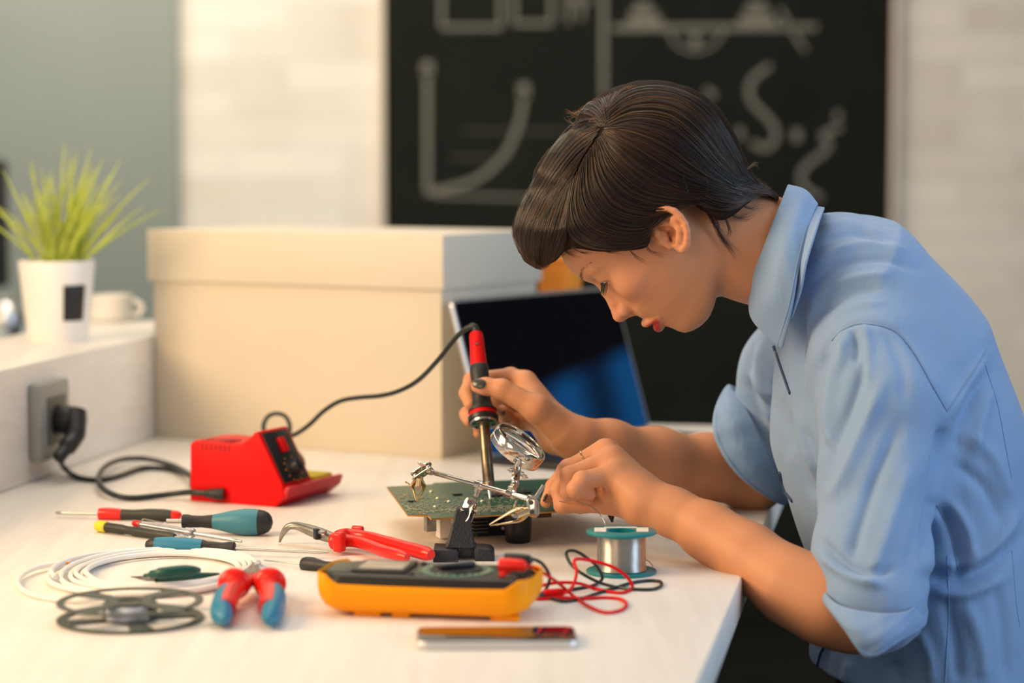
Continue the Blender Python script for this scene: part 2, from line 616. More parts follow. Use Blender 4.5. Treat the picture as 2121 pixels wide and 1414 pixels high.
# ------------------------------------------------------------------ laptop
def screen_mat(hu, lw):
    m = mat('screen_painted_reflection', (.004, .003, .005), .12, spec=.4)
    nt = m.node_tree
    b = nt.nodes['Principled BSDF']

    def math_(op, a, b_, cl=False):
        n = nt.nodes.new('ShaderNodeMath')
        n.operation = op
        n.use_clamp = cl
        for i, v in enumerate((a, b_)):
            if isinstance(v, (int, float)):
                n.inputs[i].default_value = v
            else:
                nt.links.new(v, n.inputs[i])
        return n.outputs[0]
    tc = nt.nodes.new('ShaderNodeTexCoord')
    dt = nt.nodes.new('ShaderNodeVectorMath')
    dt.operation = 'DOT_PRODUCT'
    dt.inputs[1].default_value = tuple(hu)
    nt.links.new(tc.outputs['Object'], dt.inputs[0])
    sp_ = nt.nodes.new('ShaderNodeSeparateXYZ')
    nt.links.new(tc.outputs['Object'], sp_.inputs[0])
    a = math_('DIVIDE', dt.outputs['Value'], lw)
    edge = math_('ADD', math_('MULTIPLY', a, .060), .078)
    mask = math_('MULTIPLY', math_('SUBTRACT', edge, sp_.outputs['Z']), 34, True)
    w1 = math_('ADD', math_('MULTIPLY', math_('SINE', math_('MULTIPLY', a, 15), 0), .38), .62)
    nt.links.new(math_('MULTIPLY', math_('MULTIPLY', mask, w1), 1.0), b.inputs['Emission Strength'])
    b.inputs['Emission Color'].default_value = (.002, .050, .155, 1)  # blue reflection of the shirt, painted in as emission below a slanted edge
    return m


lap = thing('laptop', T(1012, 962), 'open silver laptop with a dark glossy screen behind the raised forearm', 'laptop')
hB, hR = T(1012, 962), T(1345, 900)
hu = (hR - hB)
lw = hu.length
hu.normalize()
hn = Vector((hu.y, -hu.x, 0))
XL = Matrix((hu, -hn, Vector((0, 0, 1)))).transposed()
MB().box((hB + hR) / 2 + hn * .12 + Vector((0, 0, .0048)), (lw, .24, .0085), XL, bev=.002).build('base', 'multi_black', lap)
MB().box((hB + hR) / 2 + hn * .085 + Vector((0, 0, .0094)), (lw * .88, .11, .0012), XL).build('keyboard', 'black_plastic', lap)
su = Vector((0, 0, .208 - .007)) - hn * .062
su_l = su.length + .006
su.normalize()
sn = hu.cross(su)
if sn.dot(hn) < 0:
    sn = -sn
XS2 = Matrix((hu, sn, su)).transposed()
sc0 = (hB + hR) / 2 + Vector((0, 0, .008)) + su * (su_l / 2)
MB().prism(rrect(lw, su_l, .009), sc0 - sn * .004, hu, su, sn * .006, bev=.001).build('screen_lid', 'alu', lap)
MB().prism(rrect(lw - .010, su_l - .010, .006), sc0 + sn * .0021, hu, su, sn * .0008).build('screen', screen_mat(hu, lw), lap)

# ------------------------------------------------------------------ orange carton
oc = P(1160, 604, 3.37)
och = oc.z - TOP + .075
ob = thing('orange_carton', (oc.x, 3.37, TOP), 'bright orange carton standing behind the laptop lid', 'carton')
XO = Matrix.Rotation(math.radians(-32), 3, 'Z')
MB().box((oc.x, 3.37, TOP + .124), (.050, .044, .248), XO, bev=.002).build('carton_body', 'orange', ob)
MB().box((oc.x, 3.37, TOP + .252), (.051, .045, .008), XO, bev=.002).build('lid', 'orange', ob)

# ------------------------------------------------------------------ plant
pp = T(120, 706, LH)
pb_ = T(120, 706, LH)
pbz = TOP + LH
Yp = pb_.y
rb_, rt_ = 62 / FPX * Yp, 79 / FPX * Yp
ph = (711 - 543) / FPX * Yp
pt = thing('potted_grass', (pb_.x, Yp, pbz), 'small potted grass plant in a white tapered pot on the upstand', 'potted plant')
MB().lathe([(0, rb_ * .96), (.003, rb_), (ph - .004, rt_), (ph, rt_ - .001), (ph - .001, rt_ - .004), (ph - .018, rt_ - .006)], (pb_.x, Yp, pbz), (0, 0, 1), 48).build('pot', 'pot_white', pt)
MB().lathe([(0, rt_ - .0065), (.004, rt_ - .008)], (pb_.x, Yp, pbz + ph - .014), (0, 0, 1), 30).build('soil', 'soil', pt)
# black label patch on the pot wall
v, f = [], []
na, nz_ = 10, 6
for i in range(na + 1):
    a = math.radians(-69 + (i / na) * 40)
    for j in range(nz_ + 1):
        z = ph * (.27 + .44 * j / nz_)
        r = rb_ + (rt_ - rb_) * z / ph + .0006
        v.append((pb_.x + r * math.cos(a), Yp + r * math.sin(a), pbz + z))
for i in range(na):
    for j in range(nz_):
        q = i * (nz_ + 1) + j
        f.append((q, q + nz_ + 1, q + nz_ + 2, q + 1))
lb = obj('pot_label', v, f, 'black_plastic', pt)
md = lb.modifiers.new('s', 'SOLIDIFY')
md.thickness = .0006
blades = [((95, 545), (60, 450), (5, 352), 9), ((90, 545), (40, 500), (-40, 445), 8), ((85, 545), (30, 470), (-30, 400), 8), ((118, 540), (95, 440), (85, 345), 8), ((125, 540), (120, 400), (135, 292), 8),
          ((130, 540), (150, 420), (190, 305), 9), ((135, 540), (170, 420), (215, 325), 9), ((140, 540), (190, 440), (250, 330), 9), ((150, 542), (215, 450), (312, 368), 10),
          ((155, 542), (230, 480), (345, 430), 9), ((160, 542), (230, 475), (300, 425), 8), ((128, 540), (140, 430), (160, 310), 8), ((120, 540), (110, 440), (150, 330), 9),
          ((140, 540), (165, 440), (240, 350), 8), ((110, 542), (80, 430), (62, 330), 7), ((145, 540), (200, 430), (250, 375), 8), ((125, 542), (60, 440), (100, 380), 7)]
bl = MB()


def blade(mb, p0, p1, p2, wd, Y0, Y1):
    a, b, c = P(*p0, Y0), P(*p1, (Y0 + Y1) / 2), P(*p2, Y1)
    a.z = min(a.z, pbz + ph - .012)
    L = 9
    v, f = [], []
    for i in range(L):
        t = i / (L - 1)
        q = a * (1 - t) ** 2 + b * 2 * t * (1 - t) + c * t * t
        tt = ((b - a) * (1 - t) + (c - b) * t).normalized()
        sd = tt.cross(Vector((0.1, 1, 0))).normalized()
        r = wd * .5 * Yp / FPX * (1 - t ** 2.2) * .75 + .0003
        nn = sd.cross(tt) * .0009 * (1 - t * .8)
        v += [q - sd * r, q + nn, q + sd * r, q - nn * .3]
    for i in range(L - 1):
        for k in range(4):
            f.append((4 * i + k, 4 * i + (k + 1) % 4, 4 * i + 4 + (k + 1) % 4, 4 * i + 4 + k))
    mb.add(v, f)


for p0, p1, p2, wd in blades:
    blade(bl, p0, p1, p2, wd, Yp, Yp + RND.uniform(-.05, .05))
for k in range(54):
    a = RND.uniform(-1, 1)
    hgt = RND.uniform(.55, 1.0) * (1 - .35 * abs(a))
    x0 = 124 + RND.uniform(-30, 32)
    x1 = x0 + a * 62
    x2 = x0 + a * RND.uniform(70, 160) + RND.uniform(-10, 20)
    y2 = 540 - 245 * hgt
    blade(bl, (x0, 545), (x1, (545 + y2) / 2 - 20), (x2, y2), RND.uniform(4.5, 8), Yp + RND.uniform(-.025, .025), Yp + RND.uniform(-.07, .07))
bl.build('foliage', 'blade', pt)['kind'] = 'stuff'

# blurred things at the far left
mg = T(228, 664, LH)
cu = thing('white_mug', (mg.x, mg.y, TOP + LH), 'blurred white mug behind the plant pot on the upstand', 'mug')
MB().lathe([(0, .030), (.003, .034), (.040, .035), (.041, .033), (.006, .031)], (mg.x, mg.y, TOP + LH), (0, 0, 1), 36).build('mug_body', 'pot_white', cu)
MB().tube(spline([(mg.x + .033, mg.y, TOP + LH + .008), (mg.x + .047, mg.y, TOP + LH + .012), (mg.x + .050, mg.y, TOP + LH + .024), (mg.x + .034, mg.y, TOP + LH + .034)], 6), .004, 10).build('handle', 'pot_white', cu)
# second bench beyond the upstand with a round jar and a dark monitor on it
sbz = .93
sb = thing('side_desk', (-1.6, 4.6, 0), 'grey blurred desk beyond the upstand at the left', 'desk')
M['desk_grey'] = mat('desk_grey', (.36, .42, .44), .5)
MB().box((-1.75, 4.75, sbz - .02), (1.5, .75, .04), bev=.004).build('desk_top', 'desk_grey', sb)
for a_, b_ in ((-2.42, 4.45), (-1.08, 4.45), (-2.42, 5.05), (-1.08, 5.05)):
    MB().box((a_, b_, (sbz - .04) / 2), (.05, .05, sbz - .04)).build('leg', 'cast_iron', sb)
jp = P(10, 640, 4.6)
jr = thing('round_jar', (jp.x, 4.6, sbz), 'round pale grey jar left of the plant, beyond the upstand', 'jar')
MB().lathe([(0, .022), (.004, .03), (.02, .036), (.045, .04), (.065, .036), (.078, .024), (.082, .02)], (jp.x, 4.6, sbz), (0, 0, 1), 30).build('jar_body', 'alu', jr)
MB().lathe([(0, .021), (.01, .021), (.012, .018)], (jp.x, 4.6, sbz + .082), (0, 0, 1), 24).build('lid', 'outlet', jr)
mp_ = P(-42, 480, 4.8)
mo = thing('dark_monitor', (mp_.x, 4.8, sbz), 'dark blurred monitor at the left edge beyond the plant', 'monitor')
MB().box((mp_.x - .17, 4.8, sbz + .235), (.46, .03, .27), bev=.01).build('monitor_panel', 'black_plastic', mo)
MB().box((mp_.x - .17, 4.81, sbz + .06), (.05, .02, .11)).build('stand', 'black_plastic', mo)
MB().box((mp_.x - .17, 4.8, sbz + .006), (.2, .14, .012), bev=.003).build('base', 'black_plastic', mo)

# ================================================================== SOLDERING STATION
S0, S1 = T(393, 1037), T(577, 1051)
e1 = (S1 - S0).normalized()
e2 = Vector((-e1.y, e1.x, 0))
Z3 = Vector((0, 0, 1))
st = thing('soldering_station', (S0 + S1) / 2, 'bright red soldering station with black control panel and sponge tray', 'soldering station')
prof = [(0, 0), (.1175, 0), (.130, .012), (.127, .026), (.0945, .0865), (.090, .0862), (.082, .0775), (.074, .0725), (.066, .0712), (.03, .0728), (.006, .0715), (.001, .067)]
mb = MB().prism(prof, S0, e1, Z3, e2 * .066, bev=.0028, seg=3)
mb.build('housing', 'red_plastic', st, sharp=35)
mb = MB()
for k in range(7):
    mb.box(S0 + e1 * (.018 + k * .0062) + e2 * .0004 + Z3 * .0655, (.0028, .0016, .009), frame(e1), bev=.0004)
    mb.box(S0 + e1 * (.018 + k * .0062) + e2 * .0125 + Z3 * .0722, (.0028, .024, .0014), frame(e1), bev=.0004)
mb.build('vent_slots', mat('deep_red', (.30, .004, .004), .5), st)
pd = (Vector((0, 0, 0)) + e1 * (.127 - .0945) + Z3 * (.026 - .0865))
pl_ = pd.length
pd.normalize()
pn = e2.cross(pd)
if pn.dot(e1) < 0:
    pn = -pn
pc0 = S0 + e1 * .0945 + Z3 * .0865
XP = Matrix((pd, e2, pd.cross(e2))).transposed()
pan = MB().prism([(.003, .005), (.003, .060), (pl_ - .002, .060), (pl_ - .002, .005)], pc0, pd, e2, pn * .0016, bev=.0006).build('control_panel', 'multi_black', st)
MB().box(pc0 + pd * .022 + e2 * .033 + pn * .0035, (.018, .011, .006), XP, bev=.0012).build('power_switch', 'red_plastic', st)
MB().lathe([(0, .0125), (.002, .012), (.0025, .0095), (.011, .0085), (.012, .007)], pc0 + pd * .052 + e2 * .034 + pn * .0016, pn, 28).build('dial_knob', 'black_plastic', st)
mb = MB()
for k in range(11):
    a = math.radians(-150 + 30 * k)
    q = pc0 + pd * (.052 + .0155 * math.cos(a)) + e2 * (.034 + .0155 * math.sin(a)) + pn * .0019
    mb.box(q, (.0022, .0009, .0006), XP)
mb.build('dial_marks', 'orange', st, smooth=False)
tr = [(.100, .003), (.117, .0008), (.132, .0125), (.136, .0235), (.130, .0245), (.126, .017), (.100, .012)]
MB().prism(tr, S0 + e2 * .001, e1, Z3, e2 * .125, bev=.0012).build('tray', 'red_tray', st)
MB().box(S0 + e1 * .108 + e2 * .097 + Z3 * .020, (.034, .045, .014), frame(e1), bev=.002).build('sponge', 'sponge', st)
MB().tube([P(426, 1021, 2.628), P(438, 1022, 2.624), P(448, 1022.5, 2.622), P(463, 1023, 2.622)], [.0045, .0058, .0066, .0072], 16).build('cable_plug', 'black_rubber', st)
MB().box(S0 - e1 * .004 + e2 * .02 + Z3 * .020, (.012, .014, .018), frame(e1), bev=.003).build('strain_relief', 'black_rubber', st)

# ================================================================== SOLDERING IRON
itip, itop = P(1016, 1040, 2.416), P(986, 690, 2.52)
ia = (itop - itip)
IL = ia.length
ia.normalize()
ir = thing('soldering_iron', itip, 'red and black soldering iron held in the raised hand', 'soldering iron')


def il(prof, name, m, n=36):
    return MB().lathe([(d * IL, r) for d, r in prof], itip, ia, n, side=(1, 0, 0)).build(name, m, ir)


il([(0, .0008), (.03, .0016), (.075, .0024), (.10, .0026)], 'tip', 'steel')
il([(.09, .0054), (.095, .0062), (.44, .0062), (.47, .0056)], 'barrel', 'burnt_steel')
il([(.083, .0030), (.085, .0060), (.108, .0063), (.110, .0061)], 'barrel_nut', 'dark_steel')
il([(.452, .006), (.455, .0145), (.466, .0150), (.47, .0148)], 'heat_flange', 'steel')
mb = MB()
for k in range(6):
    a = k * math.pi / 3 + .3
    u_ = Vector((1, 0, 0)) - ia * ia.x
    u_.normalize()
    w_ = ia.cross(u_)
    c = itip + ia * (.4518 * IL) + (u_ * math.cos(a) + w_ * math.sin(a)) * .0108
    mb.lathe([(0, .0022), (.001, .0022)], c, ia, 14)
mb.build('flange_holes', 'black_plastic', ir)
il([(.468, .0145), (.470, .0166), (.492, .0170), (.498, .0160), (.503, .0140)], 'collar', 'black_plastic')
il([(.498, .0130), (.500, .0152), (.522, .0148), (.527, .0125)], 'red_ring', 'red_plastic')
il([(.520, .0120), (.524, .0158), (.530, .0160), (.540, .0135), (.565, .0112), (.60, .0102), (.70, .0098), (.74, .0104), (.79, .0106), (.80, .0098)], 'grip', 'black_rubber')
il([(.79, .0098), (.792, .0092), (.90, .0083), (.985, .0076), (1.0, .0068)], 'handle', 'red_plastic')
q = itip + ia * (.915 * IL)
hd = (Vector((0, 0, CAMZ)) - q)
hd = (hd - ia * hd.dot(ia)).normalized()
MB().lathe([(0, .0019), (.0085, .0019), (.0088, .0017)], q, hd, 16).build('screw_hole', 'cast_iron', ir)
MB().lathe([(0, .0009), (.0090, .0009), (.0093, .0006)], q, hd, 12).build('screw', 'steel', ir)
ic = thing('iron_cable', itop, 'thin black cable arching from the soldering iron handle to the red station', 'cable')
ipts = [itop - ia * .004, itop + ia * .006, P(978, 676, 2.525), P(962, 683, 2.53), P(942, 702, 2.54), P(905, 748, 2.56), P(868, 786, 2.59), P(830, 808, 2.62), P(790, 819, 2.65),
        P(745, 823, 2.68), P(706, 830, 2.70), P(672, 850, 2.72), P(640, 880, 2.74), P(612, 899, 2.75), P(590, 905, 2.76), P(568, 908, 2.78), P(550, 899, 2.80), P(546, 880, 2.81), P(556, 862, 2.82), P(573, 856, 2.82),
        P(591, 862, 2.81), P(600, 880, 2.80), P(600, 902, 2.79), P(606, 928, 2.77), P(620, 942, 2.74), P(628, 958, 2.72), P(625, 975, 2.69), P(612, 984, 2.665)]
pts_ = spline(ipts, 8)
MB().tube(pts_, [.0040] * 18 + [.0028] * (len(pts_) - 18), 10).build('cable', 'cable', ic)


# ================================================================== SCREWDRIVERS
def driver(name, label, A, B, parts, group='screwdrivers on the bench'):
    a, b = T(*A), T(*B)
    ax = (b - a)
    L = ax.length
    ax.normalize()
    t = thing(name, ((a + b) / 2)[:2] + (TOP,), label, 'screwdriver', group)
    s_ = (a.y + b.y) / 2 / FPX
    o = {}
    for pn_, m, pr in parts:
        o[pn_] = MB().lathe([(f * L, r * s_) for f, r in pr], a, ax, 28).build(pn_, m, t)
    return t, a, ax, L


driver('screwdriver', 'slim screwdriver with red and black handle and silver shaft', (115, 1062, .0055), (376, 1067.5, .0072),
       [('shaft', 'steel', [(0, 1.2), (.01, 3.4), (.10, 3.4), (.36, 3.2)]),
        ('handle_collar', 'red_handle', [(.345, 8), (.352, 12.5), (.40, 13.6), (.47, 13), (.53, 11.5)]),
        ('handle', 'dark_handle', [(.53, 11.2), (.56, 11), (.62, 10.5), (.75, 13.2), (.86, 13), (.93, 11)]),
        ('end_cap', 'red_handle', [(.93, 10.8), (.965, 10), (.99, 7), (1.0, 3)])])
driver('screwdriver', 'stubby screwdriver with fat teal and black handle', (345, 1079, .0142), (565, 1081.5, .0142),
       [('shaft', 'steel', [(0, 5), (.17, 5)]),
        ('handle_neck', 'black_rubber', [(.15, 13), (.155, 15), (.20, 15), (.24, 13), (.33, 12.5), (.46, 15.5)]),
        ('handle', 'teal_handle', [(.44, 15.4), (.52, 19), (.62, 24.5), (.74, 28.5), (.84, 27.5), (.87, 26.6)]),
        ('end_cap', 'black_rubber', [(.868, 26.9), (.92, 24.5), (.96, 20), (.985, 13), (1, 3)])])
driver('screwdriver', 'thin black precision screwdriver with a yellow cap', (507, 1133, .004), (201, 1088.5, .0066),
       [('shaft', 'dark_steel', [(0, .6), (.03, 2), (.06, 3.4), (.5, 3.2)]),
        ('handle', 'dark_handle', [(.46, 6), (.48, 9.5), (.60, 9.5), (.74, 10.5), (.76, 9), (.80, 9), (.82, 10.5), (.935, 10.5)]),
        ('yellow_cap', 'yellow', [(.93, 10.6), (.935, 12.4), (.985, 12.2), (1, 10)])])
t, a, ax, L = driver('voltage_tester', 'clear plastic voltage tester screwdriver with a red cap', (500, 1121, .0065), (276, 1083, .0125),
                     [('shaft', 'steel', [(0, 3.2), (.06, 3.4), (.075, 2.6), (.09, 4.4), (.46, 4.4)]),
                      ('clear_body', 'lens_clear', [(.43, 8), (.44, 10.5), (.50, 10.5), (.52, 7.5), (.56, 8.6), (.92, 8), (.94, 7)]),
                      ('inner_rod', 'steel', [(.44, 3), (.93, 3)]),
                      ('red_cap', 'red_handle', [(.93, 6.6), (.94, 7.6), (.985, 7), (1, 5)])])
MB().tube([a + ax * L * .92 + Z3 * .0048, a + ax * L * .90 + Z3 * .0066, a + ax * L * .72 + Z3 * .0058], .0012, 8, flat=.5).build('pocket_clip', 'chrome', t)
driver('screwdriver', 'long flat screwdriver with blue and black handle behind the wire coil', (680, 1144, .0062), (301, 1128, .0098),
       [('shaft', 'steel', [(0, 2.4), (.045, 4.0), (.08, 3.7), (.52, 3.7)]),
        ('handle_neck', 'black_rubber', [(.508, 12), (.512, 14.2), (.54, 14.2), (.58, 11.2), (.66, 13.0), (.69, 16)]),
        ('handle', 'blue_handle', [(.685, 16.2), (.76, 18.6), (.86, 19.4), (.945, 17)]),
        ('end_cap', 'black_rubber', [(.94, 17.2), (.975, 14), (.995, 8), (1, 3)])])
driver('screwdriver', 'fine pointed screwdriver with black handle beside the multimeter', (546, 1160, .003), (752, 1180, .0065),
       [('shaft', 'steel', [(0, .5), (.02, 1.6), (.42, 2.0)]),
        ('handle', 'black_rubber', [(.40, 6), (.41, 14), (.44, 16.5), (.50, 16.5), (.55, 14), (.62, 11), (.95, 11), (1, 8)])])

# ================================================================== WIRE COIL
wc = thing('wire_coil', T(330, 1195), 'coil of thin white electrical wire around small green pliers', 'wire')
cc = T(331, 1191)
pts = []
NL = 8
rads = [.97, .80, 1.06, .72, .92, .66, 1.0, .84, 1.04]
for i in range(NL * 24 + 1):
    th = -2.6 + 2 * math.pi * i / 24
    k = i / 24
    r0 = rads[int(k) % 9] * (1 - k % 1) + rads[(int(k) + 1) % 9] * (k % 1)
    k_ = .06 * math.sin(1.3 * k + 1.0)
    x = cc.x + .0955 * r0 * math.cos(th) + .004 * math.sin(2.2 * k)
    y = cc.y + .118 * (r0 + k_) * math.sin(th) + .004 * math.cos(1.7 * k)
    z = TOP + .0026 + .0032 * (k / NL) + .0018 * (1 + math.sin(th * 1.0 + 2.1 * k)) * (.3 + .5 * k / NL)
    pts.append((x, y, z))
tail = [T(137, 1165, .007), T(110, 1168, .006), T(72, 1177, .005), T(43, 1193, .004), T(38, 1211, .003), T(60, 1228, .003), T(110, 1240, .003), T(170, 1243, .0035), T(240, 1236, .004)]
tl = [tuple(p) for p in tail]
MB().tube(spline(pts, 3), .0024, 8).build('wire', 'white_wire', wc)
MB().tube(spline(tl, 8), .0024, 8).build('wire', 'white_wire', wc)
MB().tube([tail[0] + Vector((.0035, 0, 0)), tail[0] - Vector((.001, 0, 0))], .0016, 8).build('bare_end', 'copper', wc)
mb = MB()
tw = []
for i in range(40):
    a = i * .8
    c = T(533 + i * .55, 1172 + i * .55, .010)
    tw.append(c + Vector((math.cos(a) * .003, math.sin(a * .7) * .004, math.sin(a) * .005)))
mb.tube(spline(tw, 3), .0009, 6)
mb.build('twist_tie', 'lens_clear', wc)

# green pliers inside the coil
gp = thing('small_pliers', T(350, 1192), 'small dark green handled pliers lying inside the wire coil', 'pliers')
MB().tube(spline([T(300, 1192, .014), T(330, 1187, .019), T(370, 1182, .021), T(416, 1180, .021)], 6), [.002] * 3 + [.0040] * 3 + [.0052] * 9 + [.0048, .0042, .0032, .0016], 14).build('handle', 'green_handle', gp)
MB().tube(spline([T(322, 1198, .009), T(360, 1196, .010), T(400, 1193, .011), T(455, 1188, .012)], 6), [.0044] * 12 + [.004, .0036, .003, .0026, .002, .0016, .001], 14).build('handle', 'green_handle', gp)
MB().tube(spline([T(322, 1198, .010), T(300, 1197, .010), T(272, 1194, .008)], 6), [.0040] * 6 + [.0034, .003, .0026, .002, .0016, .001, .0008], 10, flat=.7).build('jaw', 'dark_steel', gp)

# ================================================================== TAPE REEL
rc = T(270, 1283)
re_ = thing('component_reel', rc, 'dark grey spoked plastic reel with a pale label, in front of the wire coil', 'reel')


def reel_disc(z, rot):
    mb = MB()
    n = 72
    for r0, r1 in ((.0565, .0635), (.0105, .020)):
        v, f = [], []
        for k in range(n):
            a = 2 * math.pi * k / n
            for r, zz in ((r0, 0), (r1, 0), (r1, .0014), (r0, .0014)):
                v.append((rc.x + r * math.cos(a), rc.y + r * math.sin(a), z + zz))
        for k in range(n):
            k2 = (k + 1) % n
            for j in range(4):
                f.append((4 * k + j, 4 * k + (j + 1) % 4, 4 * k2 + (j + 1) % 4, 4 * k2 + j))
        mb.add(v, f)
    for k in range(4):
        a = rot + k * math.pi / 2
        d = Vector((math.cos(a), math.sin(a), 0))
        mb.prism([(.018, -.006), (.057, -.011), (.057, .011), (.018, .006)], Vector((rc.x, rc.y, z + .0002)), d, Z3.cross(d), Z3 * .0011)
    return mb


reel_disc(TOP + .0006, .35).build('reel_side', 'grey_plastic', re_)
reel_disc(TOP + .0155, .95).build('reel_side', 'grey_plastic', re_)
MB().lathe([(0, .0235), (.0136, .0235)], (rc.x, rc.y, TOP + .0019), Z3, 40).build('reel_hub', 'grey_plastic', re_)
v, f = [], []
for k in range(13):
    a = math.radians(-140 + 8.5 * k)
    for z in (.0022, .0150):
        v.append((rc.x + .0240 * math.cos(a), rc.y + .0240 * math.sin(a), TOP + z))
for k in range(12):
    f.append((2 * k, 2 * k + 2, 2 * k + 3, 2 * k + 1))
lb = obj('reel_label', v, f, 'label_blue', re_)
md = lb.modifiers.new('s', 'SOLIDIFY')
md.thickness = .0004

# ================================================================== RED AND BLUE CUTTERS
cu = thing('side_cutters', T(520, 1240), 'red and blue handled cutters with their grips toward the camera', 'cutters')
for s_, xs in ((-1, ((520, 1198), (505, 1207), (487, 1219), (473, 1238), (466, 1262), (468, 1280))), (1, ((527, 1198), (543, 1207), (557, 1218), (562, 1238), (558, 1262), (553, 1281)))):
    hs = (.012, .0145, .0165, .016, .0135, .0115)
    ctr = [T(x, y, h) for (x, y), h in zip(xs, hs)]
    pp_ = spline(ctr[:5], 6)
    MB().tube(pp_, [.0052 + .0045 * math.sin(min(1, i / 12) * 1.57) for i in range(len(pp_))], 18).build('handle', 'red_handle', cu)
    outer = [c + Vector((s_ * d, -.001, -dz)) for c, d, dz in zip(ctr[2:], (.0035, .0035, .003, .001), (.001, .0015, .0015, .001))]
    po = spline(outer, 6)
    MB().tube(po, [.0066, .0080, .0090] + [.0098] * (len(po) - 8) + [.0092, .0084, .0072, .0052, .0026], 18, flat=1.1).build('grip_sleeve', 'blue_handle', cu)
    g = T(xs[2][0] + s_ * 2, xs[2][1] - 10, .019)
    MB().sphere(g, .0150, None, 1, .45, .98).build('finger_guard', 'red_handle', cu)
MB().lathe([(0, .008), (.006, .008)], T(524, 1192, .008), Z3, 24).build('pivot', 'dark_steel', cu)
MB().tube([T(524, 1196, .011), T(526, 1180, .010), T(528, 1166, .008)], [.008, .007, .002], 12, flat=.6).build('jaw', 'dark_steel', cu)

# ================================================================== BENT NOSE PLIERS
bp = thing('bent_nose_pliers', T(740, 1135), 'bent nose pliers with bright red handles beside the multimeter', 'pliers')
zt = T(577, 1123, .001)


def hp(x, y, h):
    return T(x, y, h)


up_ = [hp(578, 1123, .0012), hp(586, 1105, .011), hp(597, 1091, .0185), hp(615, 1089, .020), hp(640, 1097, .018), hp(668, 1107, .0155), hp(692, 1115, .014)]
MB().tube(spline(up_, 5), [.0006, .0013, .0019, .0024, .0028, .0032, .0036, .0039, .0042, .0044, .0045, .0047, .005, .0052, .0055, .0058, .0061, .0065, .0069, .0073, .0077, .008, .0082, .0084, .0085, .0084, .0083, .008, .0078, .0075, .0073], 12, flat=.75).build('jaw', 'dark_steel', bp)
dn_ = [p + Vector((.0012, -.0045 * min(1, i / 3), -.0008 * i / 6)) for i, p in enumerate(up_)]
MB().tube(spline(dn_[:6], 5), [.0004 + .0056 * i / 25 for i in range(26)], 12, flat=.8).build('jaw', 'dark_steel', bp)
MB().box(hp(657, 1106, .0165) + Vector((0, -.0045, .001)), (.0075, .006, .0115), frame(T(692, 1115) - T(640, 1097)), bev=.0015).build('pivot_slot', 'cast_iron', bp)
MB().lathe([(0, .0045), (.0022, .0045), (.003, .0035)], hp(668, 1104, .020), Z3, 20).build('pivot', 'dark_steel', bp)
h1 = [hp(688, 1121, .0115), hp(704, 1120, .0125), hp(725, 1120, .0125), hp(755, 1126, .012), hp(795, 1141, .011), hp(843, 1154, .010)]
hs1 = spline(h1, 6)
MB().tube(hs1, [.0088, .0094, .0098, .0098, .0096, .0092, .0088, .0084, .008, .0076, .0072, .007, .0068, .0066] + [.0064] * (len(hs1) - 16) + [.0058, .004], 16, flat=.92).build('handle', 'red_handle', bp)
h2 = [hp(700, 1112, .014), hp(722, 1107, .015), hp(760, 1112, .014), hp(805, 1124, .013), hp(850, 1137, .012), hp(893, 1149, .011)]
hs2 = spline(h2, 6)
MB().tube(hs2, [.007, .0072, .0074, .0074, .0072, .007, .0066] + [.0062] * 6 + [.0064] * 5 + [.0068] * 6 + [.0072] * (len(hs2) - 26) + [.0068, .005], 16, flat=1.0).build('handle', 'red_handle', bp)
MB().box(hp(703, 1122, .0135), (.011, .012, .0200), frame(T(740, 1122) - T(690, 1118)), bev=.003, seg=3).build('finger_guard', 'red_handle', bp)
MB().box(hp(741, 1098, .0165), (.014, .006, .010), frame(T(760, 1108) - T(720, 1104)), bev=.0025, seg=3).build('finger_guard', 'red_handle', bp)

# ================================================================== MULTIMETER
mA, mB_ = T(690, 1274), T(1069, 1288)
mu = (mB_ - mA).normalized()
mv = Vector((-mu.y, mu.x, 0))
ML, MW = .1945, .088
# centre of the body on the table
m0 = T(874, 1281) + mv * (MW / 2 - .010) + mu * .0005
mm = thing('multimeter', m0, 'amber and black digital multimeter lying face up with test leads plugged in', 'multimeter')


def ring(w_, h_, r, z, zf=None):
    out = []
    for x, y in rrect(w_, h_, r, 8):
        zz = z if zf is None else zf(x, y)
        out.append(m0 + mu * x + mv * y + Z3 * zz)
    return out


def loft(rings, cap0=True, cap1=True):
    mb = MB()
    n = len(rings[0])
    v = [p for r in rings for p in r]
    f = []
    for i in range(len(rings) - 1):
        for k in range(n):
            f.append((i * n + k, i * n + (k + 1) % n, (i + 1) * n + (k + 1) % n, (i + 1) * n + k))
    if cap0:
        f.append(tuple(range(n))[::-1])
    if cap1:
        f.append(tuple((len(rings) - 1) * n + k for k in range(n)))
    return mb.add(v, f)


def dens(rg, k=3):
    """subdivide a ring"""
    n = len(rg)
    return [rg[i].lerp(rg[(i + 1) % n], j / k) for i in range(n) for j in range(k)]


def lipz(x, y):
    return .0285 + .0085 * max(0, min(1, (abs(x) - .072) / .014)) ** 1.3


